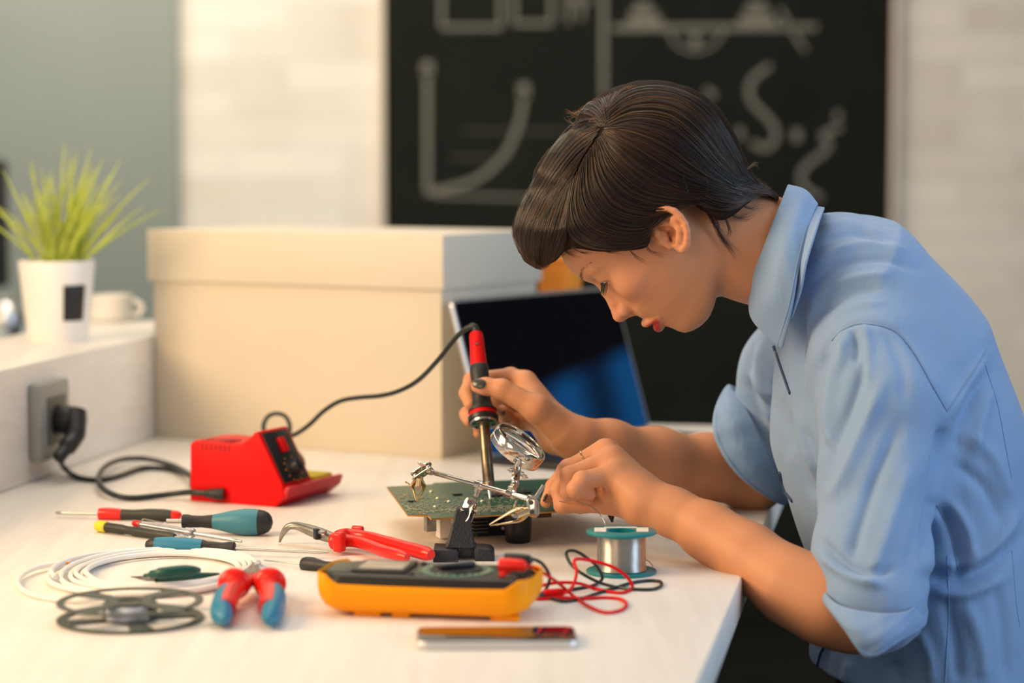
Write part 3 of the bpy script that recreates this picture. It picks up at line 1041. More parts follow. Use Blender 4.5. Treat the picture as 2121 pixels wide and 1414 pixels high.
R = [ring(ML - .046, MW - .026, .012, .0035), ring(ML - .030, MW - .014, .016, .0048), ring(ML - .012, MW - .005, .020, .0095), ring(ML - .003, MW - .001, .022, .017), ring(ML, MW, .023, .024),
     ring(ML, MW, .023, 0, lipz), ring(ML - .0025, MW - .0025, .022, 0, lambda x, y: lipz(x, y) + .0008), ring(ML - .006, MW - .006, .020, 0, lambda x, y: lipz(x, y) - .002), ring(ML - .009, MW - .009, .018, .014)]
rr = []
for i, r in enumerate(R):
    dd = []
    n = len(r)
    for a in range(n):
        for j in range(4):
            q = r[a].lerp(r[(a + 1) % n], j / 4)
            if i in (5, 6, 7):
                x = (q - m0).dot(mu)
                q.z = TOP + lipz(x, 0) + (0, .0008, -.002)[i - 5]
            dd.append(q)
    rr.append(dd)
loft(rr).build('holster', 'multi_yellow', mm, sharp=60)
for x0, x1 in ((-.062, -.038), (-.028, -.012), (.06, .085)):
    MB().box(m0 + mu * ((x0 + x1) / 2) - mv * (MW / 2 - .017) + Z3 * .0022, (x1 - x0, .012, .0044), frame(mu), bev=.001).build('foot', 'multi_yellow', mm)
blk = [ring(ML - .010, MW - .010, .017, .012), ring(ML - .008, MW - .007, .018, .030), ring(ML - .018, MW - .014, .018, .0362), ring(ML - .022, MW - .018, .017, .0370)]
loft(blk).build('meter_body', 'multi_black', mm, sharp=30)


def mp2(x, y, z):
    return m0 + mu * x + mv * y + Z3 * z


XM = frame(mu)
MB().prism(rrect(.050, .052, .003), mp2(-.0425, .003, .0365), mu, mv, Z3 * .0030, bev=.0008).build('display_frame', 'multi_black', mm)
M['lcd'] = mat('lcd_grey', (.34, .33, .30), .12, var=.35, vscale=30)
MB().prism(rrect(.040, .036, .002), mp2(-.0425, .003, .0392), mu, mv, Z3 * .0007).build('display', 'lcd', mm)
MB().prism(rrect(.026, .046, .006), mp2(-.078, 0, .0368), mu, mv, Z3 * .0010, bev=.0004).build('badge_plate', 'grey_plastic', mm)
M['dialprint'] = mat('dial_print_green', (.05, .16, .12), .4, var=.5, vscale=160)
MB().lathe([(0, .0335), (.0006, .0335)], mp2(.023, .002, .0369), Z3, 56).build('dial_print', 'dialprint', mm)
MB().lathe([(0, .0235), (.002, .0230), (.0022, .0215), (.0012, .0205)], mp2(.023, .002, .0374), Z3, 48).build('selector_dial', 'black_plastic', mm)
MB().box(mp2(.023, .002, .0415), (.036, .0075, .005), XM @ Matrix.Rotation(.7, 3, 'Z'), bev=.0015).build('dial_grip', 'black_plastic', mm)
for y in (-.026, .026):
    MB().lathe([(0, .0028), (.0015, .0028), (.002, .002)], mp2(-.012, y, .037), Z3, 16).build('button', 'black_rubber', mm)
mk = MB()
for k in range(26):
    a = 2 * math.pi * k / 26
    mk.box(mp2(.023 + .0290 * math.cos(a), .002 + .0290 * math.sin(a), .0378), (.0028, .0012, .0005), XM @ Matrix.Rotation(a, 3, 'Z'))
mk.build('dial_marks', mat('print_pale', (.55, .58, .42), .5), mm, smooth=False)
for k, (x, y) in enumerate(((.076, .020), (.076, .002), (.076, -.018))):
    MB().lathe([(0, .0055), (.001, .0055), (.0011, .0030), (.0002, .0028)], mp2(x, y, .0368), Z3, 20).build('jack', 'outlet_in', mm)


def dz(x, y, Y, r=.0016):
    q = P(x, y, Y)
    return T(x, y, r) if q.z < TOP + r else q


# test leads
for nm, m_, lab, pl0, path in (
    ('test_lead', 'red_plastic', 'red test lead snaking from the multimeter in front of the solder spool', (1062, 1171, 1.99),
     [(1089, 1170, 1.995), (1110, 1177, 2.0), (1136, 1193, 2.02), (1160, 1210, 2.05), (1178, 1226, 2.06), (1199, 1242, 0), (1221, 1256, 0), (1253, 1268, 0), (1284, 1264, 0), (1298, 1252, 0), (1285, 1240, 0),
      (1253, 1237, 0), (1217, 1239, 0), (1181, 1238, 0), (1140, 1239, 0), (1113, 1240, 0), (1099, 1234, 0), (1100, 1224, 2.07), (1114, 1217, 2.07), (1131, 1210, 2.07), (1163, 1206, 2.075), (1199, 1208, 2.08),
      (1231, 1218, 2.09), (1262, 1225, 0), (1289, 1227, 0), (1309, 1219, 0), (1306, 1204, 2.09), (1289, 1186, 2.09), (1262, 1171, 2.09), (1226, 1161, 2.09), (1200, 1157, 2.085), (1189, 1162, 2.08),
      (1194, 1182, 2.07), (1190, 1205, 2.065), (1180, 1222, 2.05), (1169, 1228, 2.05)]),
    ('test_lead', 'cable', 'black test lead looping from the multimeter beside the solder spool', (1064, 1158, 2.045),
     [(1090, 1151, 2.05), (1113, 1156, 2.05), (1130, 1171, 2.05), (1138, 1192, 2.05), (1134, 1214, 2.055), (1122, 1230, 2.06), (1109, 1238, 0), (1114, 1236, 0), (1130, 1232, 0), (1160, 1226, 2.09), (1188, 1220, 2.11), (1226, 1213, 2.115), (1244, 1203, 2.12),
      (1247, 1192, 2.12), (1235, 1171, 2.12), (1213, 1153, 2.12), (1192, 1141, 2.12), (1176, 1141, 2.12), (1174, 1152, 2.12), (1185, 1171, 2.11), (1208, 1189, 2.10), (1244, 1207, 2.10), (1280, 1216, 2.105),
      (1316, 1220, 0), (1351, 1220, 0), (1369, 1213, 0), (1367, 1204, 0), (1342, 1202, 0), (1307, 1207, 0), (1271, 1218, 0), (1235, 1229, 0), (1208, 1238, 0), (1172, 1245, 0), (1145, 1240, 0), (1122, 1233, 0)])):
    tl_ = thing(nm, T(1180, 1225), lab, 'test lead', 'test leads of the multimeter')
    pp_ = [tuple(dz(x, y, Y) if Y else T(x, y, .0016)) for x, y, Y in path]
    pp_[0] = tuple((mp2(.073, -.012, .046) if m_ != 'cable' else mp2(.073, .014, .046)) + mu * .016)
    if m_ == 'cable':
        pp_ = pp_[:1] + [tuple(P(1106, 1158, 2.03)), tuple(P(1124, 1168, 2.035))] + pp_[3:]
    MB().tube(spline(pp_, 7), .0016, 8).build('lead_wire', m_, tl_)
    q = mp2(.073, -.012, .046) if m_ != 'cable' else mp2(.073, .014, .046)
    ql = q + mu * .016
    MB().tube(spline([q - mu * .009, q, q.lerp(ql, .8), ql], 4), [.0056, .0062, .0062, .0062, .0062, .006, .0058, .0054, .005, .0044, .0036, .0028, .0024], 14).build('plug', 'red_handle' if m_ != 'cable' else 'black_plastic', tl_)
    jx = q - mu * .004
    MB().tube([(jx.x, jx.y, jx.z), (jx.x, jx.y, TOP + .036)], .0050, 14).build('plug_pin', 'red_handle' if m_ != 'cable' else 'black_plastic', tl_)
    if m_ != 'cable':
        MB().tube([T(1126, 1230, .004), T(1131, 1229, .0045), T(1160, 1227, .0045), T(1170, 1226, .003)], [.003, .0042, .0042, .002], 12).build('probe', 'red_plastic', tl_)
    else:
        MB().tube([T(1100, 1237, .003), T(1122, 1233, .003), T(1136, 1231, .003)], [.0026, .0034, .002], 12).build('probe', 'black_plastic', tl_)

# ================================================================== SMARTPHONE
pa, pb2 = T(861, 1347), T(1198, 1345)
pu = (pb2 - pa).normalized()
pv = Vector((-pu.y, pu.x, 0))
pL, pW = (pb2 - pa).length, .060
pq = (pa + pb2) / 2 + pv * (pW / 2)
sp = thing('smartphone', pq, 'black glass smartphone with a silver edge lying in front of the multimeter', 'smartphone')
MB().prism(rrect(pL, pW, .009), pq + Z3 * .0005, pu, pv, Z3 * .0066, bev=.0016, seg=3).build('phone_body', 'alu', sp)
MB().prism(rrect(pL - .003, pW - .003, .008), pq + Z3 * .0070, pu, pv, Z3 * .0006, bev=.0002).build('screen', 'phone_glass', sp)

# ================================================================== SOLDER SPOOL
sc_ = T(1287, 1185)
ss = thing('solder_spool', sc_, 'spool of silver solder wire with teal flanges', 'spool')
for z0 in (0, .0385):
    MB().lathe([(0, .0137), (0, .0338), (.0004, .0343), (.0022, .0343), (.0026, .0338), (.0026, .0137), (0, .0137)], (sc_.x, sc_.y, TOP + z0), Z3, 56, cap=False).build('flange', 'spool_teal', ss)
MB().lathe([(0, .0137), (.0405, .0137)], (sc_.x, sc_.y, TOP + .0003), Z3, 40, cap=False).build('core', 'spool_teal', ss)
pr = []
nr = 27
for k in range(nr):
    z = .0030 + k * (.0350 / nr)
    rr_ = .0235 + (.0012 * (1 - k / 4) if k < 4 else 0) + RND.uniform(-.0001, .0001)
    for j in range(5):
        pr.append((z + (.0350 / nr) * j / 5, rr_ - .0007 + .00085 * math.sin(math.pi * j / 5) ** .7))
MB().lathe(pr, (sc_.x, sc_.y, TOP), Z3, 64, cap=False).build('wound_solder', 'steel', ss, sharp=0)
mb = MB()
for s_ in (-1, 1):
    mb.box((sc_.x + s_ * .0205, sc_.y + .004, TOP + .0413), (.0115, .024, .0003), Matrix.Rotation(-.05, 3, 'Z'))
mb.box((sc_.x, sc_.y + .0178, TOP + .0413), (.032, .006, .0003))
mb.build('paper_label', 'paper', ss, smooth=False)
MB().tube(spline([P(1336, 1158, 2.20), P(1345, 1163, 2.20), P(1352, 1172, 2.20), P(1350, 1180, 2.20), P(1338, 1186, 2.18), P(1320, 1190, 2.17)], 6), .0005, 6).build('loose_end', 'steel', ss)
sw = thing('solder_wire', T(1160, 1100), 'thin solder wire running from the spool through the fingers to the iron tip', 'wire')
MB().tube(spline([P(1256, 1092, 2.215), P(1250, 1077, 2.222), P(1239, 1060, 2.24), P(1222, 1047, 2.26), P(1203, 1040, 2.275), P(1183, 1037, 2.29), P(1160, 1038, 2.30), P(1128, 1040, 2.325), P(1095, 1046, 2.35), P(1065, 1049, 2.375),
                  P(1040, 1047, 2.395), P(1018, 1041, 2.412)], 6), .00055, 6).build('wire', 'steel', sw)


# ================================================================== CIRCUIT BOARD
def pcb_mat():
    m = bpy.data.materials.new('circuit_board_green')
    m.use_nodes = True
    nt = m.node_tree
    b = nt.nodes['Principled BSDF']
    b.inputs['Roughness'].default_value = .32
    tc = nt.nodes.new('ShaderNodeTexCoord')
    vo = nt.nodes.new('ShaderNodeTexVoronoi')
    vo.distance = 'MANHATTAN'
    vo.inputs['Scale'].default_value = 170
    r = nt.nodes.new('ShaderNodeValToRGB')
    r.color_ramp.elements[0].position = .12
    r.color_ramp.elements[0].color = (.10, .26, .16, 1)
    r.color_ramp.elements[1].position = .30
    r.color_ramp.elements[1].color = (.006, .085, .048, 1)
    n = nt.nodes.new('ShaderNodeTexNoise')
    n.inputs['Scale'].default_value = 55
    mx = nt.nodes.new('ShaderNodeMix')
    mx.data_type = 'RGBA'
    mx.inputs[6].default_value = (.004, .065, .040, 1)
    nt.links.new(tc.outputs['Object'], vo.inputs['Vector'])
    nt.links.new(tc.outputs['Object'], n.inputs['Vector'])
    nt.links.new(vo.outputs['Distance'], r.inputs[0])
    nt.links.new(n.outputs['Fac'], mx.inputs[0])
    nt.links.new(r.outputs[0], mx.inputs[7])
    nt.links.new(mx.outputs[2], b.inputs['Base Color'])
    return m


M['pcb'] = pcb_mat()
HB_ = .0350
q4 = [(801, 1008), (895, 1003), (898, 1000), (1148, 991), (1182, 991), (1276, 1051), (893, 1074), (886, 1067), (844, 1066)]
pg = [T(x, y, HB_ + .0016) for x, y in q4]
pcb = thing('circuit_board', T(1000, 1110), 'green circuit board raised on its components under the soldering iron', 'circuit board')
o_ = Vector((0, 0, TOP + HB_))
MB().prism([(p.x, p.y) for p in pg], o_, (1, 0, 0), (0, 1, 0), Z3 * .0016).build('board_edge', 'pcb_edge', pcb, smooth=False)
cen = sum(((p.x, p.y) for p in pg), ())
cxm = sum(p.x for p in pg) / 9
cym = sum(p.y for p in pg) / 9
MB().prism([(cxm + (p.x - cxm) * .996, cym + (p.y - cym) * .996) for p in pg], o_ + Z3 * .0014, (1, 0, 0), (0, 1, 0), Z3 * .0005).build('board', 'pcb', pcb, smooth=False)
# local axes of the board
bu_ = (T(1276, 1051, HB_) - T(893, 1074, HB_)).normalized()
bv_ = Vector((-bu_.y, bu_.x, 0))
bo = T(880, 1070, HB_ + .0019)


def bq(u, v, h=0.0):
    return bo + bu_ * u + bv_ * v + Z3 * h


rr2 = random.Random(3)
XQ = frame(bu_)
sol, pads, wh = MB(), MB(), MB()


def onboard(q, m=.0025):
    x, y, c = q.x, q.y, False
    md_ = 1e9
    for a, b in zip(pg, pg[1:] + pg[:1]):
        if (a.y > y) != (b.y > y) and x < (b.x - a.x) * (y - a.y) / (b.y - a.y) + a.x:
            c = not c
        ab = Vector((b.x - a.x, b.y - a.y))
        ap = Vector((x - a.x, y - a.y))
        t = max(0, min(1, ap.dot(ab) / ab.dot(ab)))
        md_ = min(md_, (ap - ab * t).length)
    return c and md_ > m


cl = [(.01, .05, .022, .035, 220), (.055, .035, .026, .022, 300), (.10, .03, .02, .015, 120), (.03, .12, .03, .03, 120), (.13, .10, .03, .05, 120), (.075, .015, .05, .010, 110), (-.005, .07, .02, .06, 120), (.08, .08, .05, .05, 160)]
for cu_, cv_, su_, sv_, n in cl:
    for k in range(n):
        u, v_ = rr2.gauss(cu_, su_ * .6), rr2.gauss(cv_, sv_ * .6)
        if not onboard(bq(u, v_)):
            continue
        s_ = rr2.uniform(.0005, .0016)
        tgt = sol if rr2.random() < .45 else pads
        tgt.box(bq(u, v_, .0003), (s_ * rr2.choice((1, 1, 2)), s_, rr2.uniform(.0006, .0013)), XQ, bev=0)
for u, v_ in ((.005, .16), (.062, .16), (.052, .11), (.056, .085), (.03, .055), (.120, .13), (.09, .075)):
    if not onboard(bq(u, v_)):
        continue
    wh.sphere(bq(u, v_, .0005), .0024, None, 1, 1, .7, 12, 8)
sol.build('solder_joints', 'gold_pad', pcb, smooth=False)['kind'] = 'stuff'
pads.build('surface_components', mat('tin_parts', (.42, .44, .36), .4, .3), pcb, smooth=False)['kind'] = 'stuff'
wh.build('solder_blobs', 'gold_pad', pcb)['kind'] = 'stuff'
for u, v_, a, b_ in ((.118, .11, .014, .014), (.082, .13, .010, .007), (.155, .12, .012, .016), (.02, .10, .008, .005)):
    MB().box(bq(u, v_, .001), (a, b_, .0016), XQ, bev=.0002).build('chip', 'black_plastic', pcb)
for u, v_ in ((-.015, .105), (.004, .022), (.03, .15), (.185, .02)):
    if not onboard(bq(u, v_), .0045):
        continue
    MB().lathe([(0, .0018), (0, .0036), (.0002, .0036), (.0002, .0018), (0, .0018)], bq(u, v_, 0), Z3, 20, cap=False).build('mounting_hole', 'copper', pcb)
# parts under the board
q = T(1073, 1122)
MB().lathe([(.0012, .0128), (.0, .0118), (.003, .0136), (.012, .0142), (.034, .0148)], (q.x, q.y, TOP), Z3, 36).build('capacitor', 'black_plastic', pcb)
q = T(1022, 1113)
MB().box((q.x, q.y + .012, TOP + .0175), (.036, .003, .035), XQ, bev=.0006).build('heatsink_plate', 'cast_iron', pcb)
mb = MB()
for dx, dz_ in ((-.004, .0085), (.004, .0125), (.010, .0085), (-.010, .024)):
    mb.lathe([(0, .0018), (.0006, .0018)], (q.x + dx, q.y + .0105, TOP + dz_), (0, -1, 0), 14)
mb.build('rivets', 'paper', pcb)
mb = MB()
for k in range(7):
    mb.box((q.x - .0155, q.y + .004, TOP + .006 + k * .0038), (.016, .014, .0016), XQ, bev=.0003)
mb.box((q.x - .0155, q.y + .011, TOP + .0175), (.017, .002, .035), XQ)
mb.build('heatsink_fins', 'outlet_in', pcb)
q = T(891, 1100, .012)
MB().box((q.x, q.y, TOP + .0235), (.011, .010, .0225), XQ, bev=.0008).build('metal_can', 'dark_steel', pcb)
q = T(918, 1108, .006)
MB().box((q.x, q.y + .01, TOP + .0185), (.013, .014, .033), XQ, bev=.001).build('relay', 'white_plastic', pcb)
MB().prism([(-.007, .035), (.006, .035), (.003, .020), (.001, .020)], Vector((T(1264, 1085, .018).x, pg[5].y + .006, TOP)), (1, 0, 0), Z3, Vector((0, .008, 0)), bev=.0004).build('transistor', 'black_plastic', pcb)
q = T(1126, 1070, .030)
MB().box((q.x, q.y + .004, TOP + .032), (.015, .008, .006), XQ, bev=.0006).build('inductor', mat('ferrite_brown', (.05, .02, .012), .5), pcb)
for x in (1202, 930):
    q = T(x, 1068, .030)
    MB().box((q.x, q.y + .004, TOP + .0335), (.003, .003, .004), XQ).build('solder_pin', 'dark_steel', pcb)

# ================================================================== HELPING HAND STAND
hh = thing('helping_hand_stand', T(962, 1158), 'cast iron helping hand stand with chrome clips and a round magnifier', 'magnifier stand')
fy = T(962, 1162).y
cb_ = T(953, 1150)
X0 = T(962, 1160)
hb = MB().prism([(-.0195, .003), (-.0195, .014), (.0115, .014), (.0115, .003)], Vector((X0.x, X0.y + .002, TOP)), (1, 0, 0), Z3, Vector((0, .026, 0)), bev=.0010)
hb.prism([(-.0060, 0), (-.0060, .0100), (-.0075, .0118), (-.0300, .0128), (-.0310, .0120), (-.0310, 0)], Vector((X0.x, X0.y - .012, TOP)), (1, 0, 0), Z3, Vector((0, .040, 0)), bev=.0014)
hb.prism([(.0100, 0), (.0100, .0125), (.0150, .0128), (.0255, .0118), (.0295, .0085), (.0305, 0)], Vector((X0.x, X0.y - .006, TOP)), (1, 0, 0), Z3, Vector((0, .034, 0)), bev=.0014)
hb.build('base', 'cast_iron', hh)
bx = X0.x
n0 = [(-.0195, -.002), (.0105, -.002), (.0105, .026), (-.0195, .026)]
n1 = [(-.0085, .006), (.0045, .006), (.0045, .017), (-.0085, .017)]
rings = []
for t in (0, .12, .3, .6, .85, 1):
    s_ = t ** .75
    rings.append([Vector((bx + a[0] * (1 - s_) + b[0] * s_, X0.y + a[1] * (1 - s_) + b[1] * s_, TOP + .012 + .040 * t)) for a, b in zip(n0, n1)])
cm = loft(rings)
bmh = cm.build('column', 'cast_iron', hh, smooth=True, sharp=25)
mdv = bmh.modifiers.new('b', 'BEVEL')
mdv.width = .0015
mdv.segments = 2
yr = 2.262
rodL, rodR = P(889, 976, 2.335), P(1100, 1034, 2.195)
ra = (rodR - rodL).normalized()
rl = (rodR - rodL).length
MB().lathe([(0, .0020), (.0008, .0025), (rl - .0008, .0025), (rl, .0020)], rodL, ra, 24).build('cross_rod', 'chrome', hh)
crodp = rodL + ra * ((P(987, 1004, 2.262) - rodL).dot(ra))


def clampset(center, axis, name='rod_clamp', dn=Vector((-.35, 0, -1)), ln=.010):
    mb = MB()
    mb.lathe([(-.0045, .0035), (-.0040, .0044), (.0040, .0044), (.0045, .0035)], center, axis, 20)
    mb.lathe([(.003, .0026), (ln, .0026)], center, dn, 16)
    mb.lathe([(.003, .0036), (.0075, .0036), (.008, .003)], center, dn, 20)
    return mb.build(name, 'chrome', hh)


def plates(p0, p1, wd, side, gap, name='swivel_plate'):
    """pair of long rounded plates with a ball at each end"""
    u = (p1 - p0).normalized()
    L = (p1 - p0).length
    sd = Vector(side)
    sd = (sd - u * sd.dot(u)).normalized()
    nn = u.cross(sd)
    for s_ in (-1, 1):
        MB().prism(rrect(L + wd, wd, wd * .49, 6), (p0 + p1) / 2 + nn * (s_ * gap) - nn * .0005, u, sd, nn * .001, bev=.0002).build(name, 'chrome', hh)
    for s_, q_ in ((-1, p0), (-1, p1), (1, p0), (1, p1)):
        MB().lathe([(-.0009, wd * .24), (.0009, wd * .24)], q_ + nn * (s_ * gap), nn, 16).build('plate_hole', 'cast_iron', hh)
    MB().sphere(p0, gap * .95).build('ball_joint', 'chrome', hh)
    MB().sphere(p1, gap * .95).build('ball_joint', 'chrome', hh)
    return u, sd, nn


def wingnut(c, ax_, s_=.005):
    ax_ = Vector(ax_).normalized()
    u = ax_.cross(Vector((.3, .2, 1))).normalized()
    mb = MB()
    mb.lathe([(0, s_ * .5), (s_ * .7, s_ * .42)], c, ax_, 16)
    X = Matrix((u, ax_, u.cross(ax_))).transposed()
    for k in (-1, 1):
        mb.sphere(Vector(c) + u * (k * s_ * .75) + ax_ * s_ * .55, s_ * .62, X, 1.0, .75, .28, 14, 8)
    mb.lathe([(-.012, s_ * .22), (.001, s_ * .22)], c, ax_, 10)
    return mb.build('wing_nut', 'chrome', hh)


clampset(crodp, ra, dn=Vector((-.28, 0, -1)), ln=.012)
b0, b1 = P(976, 1042, 2.262), P(965, 1072, 2.258)
plates(b0, b1, .0110, (1, -.45, 0), .0042)
wingnut((b0 + b1) / 2 + Vector((-.006, -.004, .001)), (-.8, -.55, .2))
wingnut((b0 + b1) / 2 + Vector((.006, .000, -.001)), (.8, -.45, -.2), .0045)
# left clip
lc = rodL
MB().lathe([(0, .0034), (.006, .0034)], rodL - ra * .001, ra, 18).build('rod_end', 'chrome', hh)
l0, l1 = P(887, 968, 2.337), P(861, 985, 2.342)
plates(l0, l1, .0090, (.3, -.55, .6), .0034)
wingnut(P(874, 965, 2.338), (0, -.3, 1), .0040)


def clip(base, tip, wd, name='crocodile_clip'):
    u = (tip - base).normalized()
    L = (tip - base).length
    sd = Vector((0, -1, 0))
    sd = (sd - u * sd.dot(u)).normalized()
    nn = u.cross(sd)
    par = None
    for s_ in (-1, 1):
        mb = MB()
        P_ = [base + nn * (s_ * wd * .25), base + u * L * .25 + nn * (s_ * wd * .62), base + u * L * .55 + nn * (s_ * wd * .45), tip + nn * (s_ * wd * .06)]
        pts = spline(P_, 5)
        mb.tube(pts, [wd * .42, wd * .46, wd * .5, wd * .52, wd * .52, wd * .5, wd * .48, wd * .45, wd * .42, wd * .38, wd * .34, wd * .30, wd * .26, wd * .22, wd * .18, wd * .12], 10, flat=.35)
        o = mb.build(name if s_ < 0 else 'clip_jaw', 'brass', hh)
    MB().tube([base - u * .002, base + u * L * .3], [wd * .46, wd * .5], 14).build('clip_socket', 'brass', hh)
    MB().lathe([(-wd * .5, wd * .22), (wd * .5, wd * .22)], base + u * L * .36, sd, 12).build('clip_pivot', 'steel', hh)
    hp_ = [base + u * L * .38 + nn * wd * .5, base + u * L * .2 + nn * wd * 1.5]
    MB().tube(hp_, [wd * .2, wd * .28], 8, flat=.4).build('clip_lever', 'brass', hh)


clip(P(868, 992, 2.342), P(863, 1037, 2.345), .0095)
r0, r1 = P(1103, 1041, 2.192), P(1105, 1060, 2.190)
plates(r0, r1, .0100, (1, -.3, 0), .0040)
MB().lathe([(-.012, .0022), (.012, .0022)], P(1112, 1026, 2.20), (.55, .3, .8), 16).build('clamp_screw', 'steel', hh)
MB().lathe([(0, .0045), (.004, .0045)], rodR - ra * .002, ra, 18).build('rod_end', 'chrome', hh)
clip(P(1094, 1058, 2.190), P(1014, 1087, 2.180), .0090)
# magnifier
mN = (RT * .60 + UP * .80) * math.cos(math.radians(17)) - FW * math.sin(math.radians(17))
mc = P(1080, 915, 2.285)
MR = .0290
rad = [(-.0135, MR * .965), (-.0135, MR), (-.0128, MR * 1.01), (-.0075, MR * 1.01), (-.0070, MR * .99), (-.0062, MR * .99), (-.0057, MR * 1.01), (0, MR * 1.01), (.0010, MR * .99), (.0010, MR * .93), (-.001, MR * .92), (-.0125, MR * .92), (-.0135, MR * .965)]
MB().lathe(rad, mc, mN, 72, cap=False).build('magnifier_rim', 'chrome', hh)
gl = mat('lens_glass', (1, 1, 1), 0.0, trans=1.0, ior=1.45)
lp = [(-.0085, .0), (-.0083, MR * .3), (-.0075, MR * .6), (-.0062, MR * .85), (-.0055, MR * .92), (-.0045, MR * .92), (-.0035, MR * .85), (-.0022, MR * .6), (-.0012, MR * .3), (-.001, 0.0)]
MB().lathe([(a, max(b, .00002)) for a, b in lp], mc, mN, 64).build('lens', gl, hh, sharp=0)
ms = mc - mN * .007 + (mN.cross(Vector((0, -1, .0)).normalized())).normalized() * 0
stem0, stem1 = P(1076, 952, 2.262), P(1071, 966, 2.262)
MB().tube([stem0, stem1], .0034, 16).build('magnifier_stem', 'chrome', hh)
g0, g1 = P(1071, 972, 2.262), P(1066, 998, 2.235)
plates(g0, g1, .0082, (1, .3, 0), .0036)
wingnut(P(1062, 974, 2.255), (-1, -.3, .25), .0052)
wingnut(P(1083, 985, 2.25), (1, -.25, -.35), .0052)
MB().tube([P(1066, 1000, 2.235), P(1063, 1018, 2.222)], .0028, 14).build('magnifier_stem', 'chrome', hh)
rc2 = rodL + ra * ((P(1060, 1023, 2.222) - rodL).dot(ra))
clampset(rc2, ra, dn=Vector((.1, 0, 1)), ln=.008)

# ================================================================== IMPLICIT SURFACES
def V3(p):
    return np.array((p[0], p[1], p[2]), float)


def smin(a, b, k):
    h = np.maximum(k - np.abs(a - b), 0) / k
    return np.minimum(a, b) - h * h * k * .25


def smax(a, b, k):
    return -smin(-a, -b, k)


def cone(p, a, b, ra, rb):
    """capsule whose radius runs from ra to rb"""
    ab = b - a
    L2 = ab.dot(ab) + 1e-12
    t = np.clip(((p - a) @ ab) / L2, 0, 1)
    return np.linalg.norm(p - a - t[:, None] * ab, axis=1) - (ra + (rb - ra) * t)


def ellipsoid(p, c, X, r):
    q = (p - c) @ X
    r = np.array(r)
    k0 = np.linalg.norm(q / r, axis=1)
    k1 = np.linalg.norm(q / (r * r), axis=1) + 1e-9
    return k0 * (k0 - 1.0) / k1


def surface(f, lo, hi, h, B=14, slack=1.35, newton=2):
    """naive surface nets on the blocks of a grid that the surface may cross"""
    lo, hi = np.array(lo), np.array(hi)
    nb = np.ceil((hi - lo) / (h * B)).astype(int)
    I = np.stack(np.meshgrid(*[np.arange(n) for n in nb], indexing='ij'), -1).reshape(-1, 3)
    C = lo + (I + .5) * B * h
    d = f(C)
    I = I[np.abs(d) < B * h * .87 * slack + h]
    g = np.arange(B + 1)
    G = np.stack(np.meshgrid(g, g, g, indexing='ij'), -1).reshape(-1, 3)
    N = nb * B + 2
    key = lambda c: (c[:, 0] * N[1] + c[:, 1]) * N[2] + c[:, 2]
    cells_k, cells_p, quads = [], [], []
    off = np.array([[i, j, k] for i in (0, 1) for j in (0, 1) for k in (0, 1)])
    ed = [(a, b) for a in range(8) for b in range(8) if a < b and np.abs(off[a] - off[b]).sum() == 1]
    for s in range(0, len(I), 40):
        blk = I[s:s + 40]
        P_ = (blk[:, None, :] * B + G[None]).reshape(-1, 3)
        val = f(lo + P_ * h).reshape(len(blk), B + 1, B + 1, B + 1)
        sgn = val < 0
        for bi in range(len(blk)):
            sb_ = sgn[bi]
            if sb_.all() or not sb_.any():
                continue
            vb = val[bi]
            base = blk[bi] * B
            cnt = sum(sb_[o[0]:B + o[0], o[1]:B + o[1], o[2]:B + o[2]].astype(int) for o in off)
            ci = np.argwhere((cnt > 0) & (cnt < 8))
            if len(ci):
                acc = np.zeros((len(ci), 3))
                num = np.zeros(len(ci))
                cv = np.stack([vb[ci[:, 0] + o[0], ci[:, 1] + o[1], ci[:, 2] + o[2]] for o in off], 1)
                for a, b in ed:
                    m = (cv[:, a] < 0) != (cv[:, b] < 0)
                    t = cv[m, a] / (cv[m, a] - cv[m, b])
                    acc[m] += off[a] + (off[b] - off[a]) * t[:, None]
                    num[m] += 1
                cells_k.append(key(ci + base))
                cells_p.append(lo + (ci + base + acc / num[:, None]) * h)
            for ax in range(3):
                sl0 = [slice(0, B)] * 3
                sl1 = [slice(0, B)] * 3
                sl1[ax] = slice(1, B + 1)
                a_, b_ = sb_[tuple(sl0)], sb_[tuple(sl1)]
                e = np.argwhere(a_ != b_)
                if not len(e):
                    continue
                ins = a_[e[:, 0], e[:, 1], e[:, 2]]
                u, w_ = (ax + 1) % 3, (ax + 2) % 3
                du, dw = np.zeros(3, int), np.zeros(3, int)
                du[u] = 1
                dw[w_] = 1
                E = e + base
                q = np.stack([key(E), key(E - du), key(E - du - dw), key(E - dw)], 1)
                q[~ins] = q[~ins][:, ::-1]
                quads.append(q)
    K = np.concatenate(cells_k)
    Pn = np.concatenate(cells_p)
    order = np.argsort(K)
    K, Pn = K[order], Pn[order]
    Q = np.concatenate(quads)
    idx = np.searchsorted(K, Q)
    idx = np.clip(idx, 0, len(K) - 1)
    ok = (K[idx] == Q).all(1)
    idx = idx[ok]
    e = h * .4
    for _ in range(newton):
        v0 = f(Pn)
        gr = np.stack([f(Pn + np.eye(3)[i] * e) - f(Pn - np.eye(3)[i] * e) for i in range(3)], 1) / (2 * e)
        g2 = (gr * gr).sum(1) + 1e-6
        st_ = -(v0 / g2)[:, None] * gr
        ln = np.linalg.norm(st_, axis=1)
        st_ *= np.minimum(1, h * .6 / (ln + 1e-12))[:, None]
        Pn = Pn + st_
    return Pn, idx


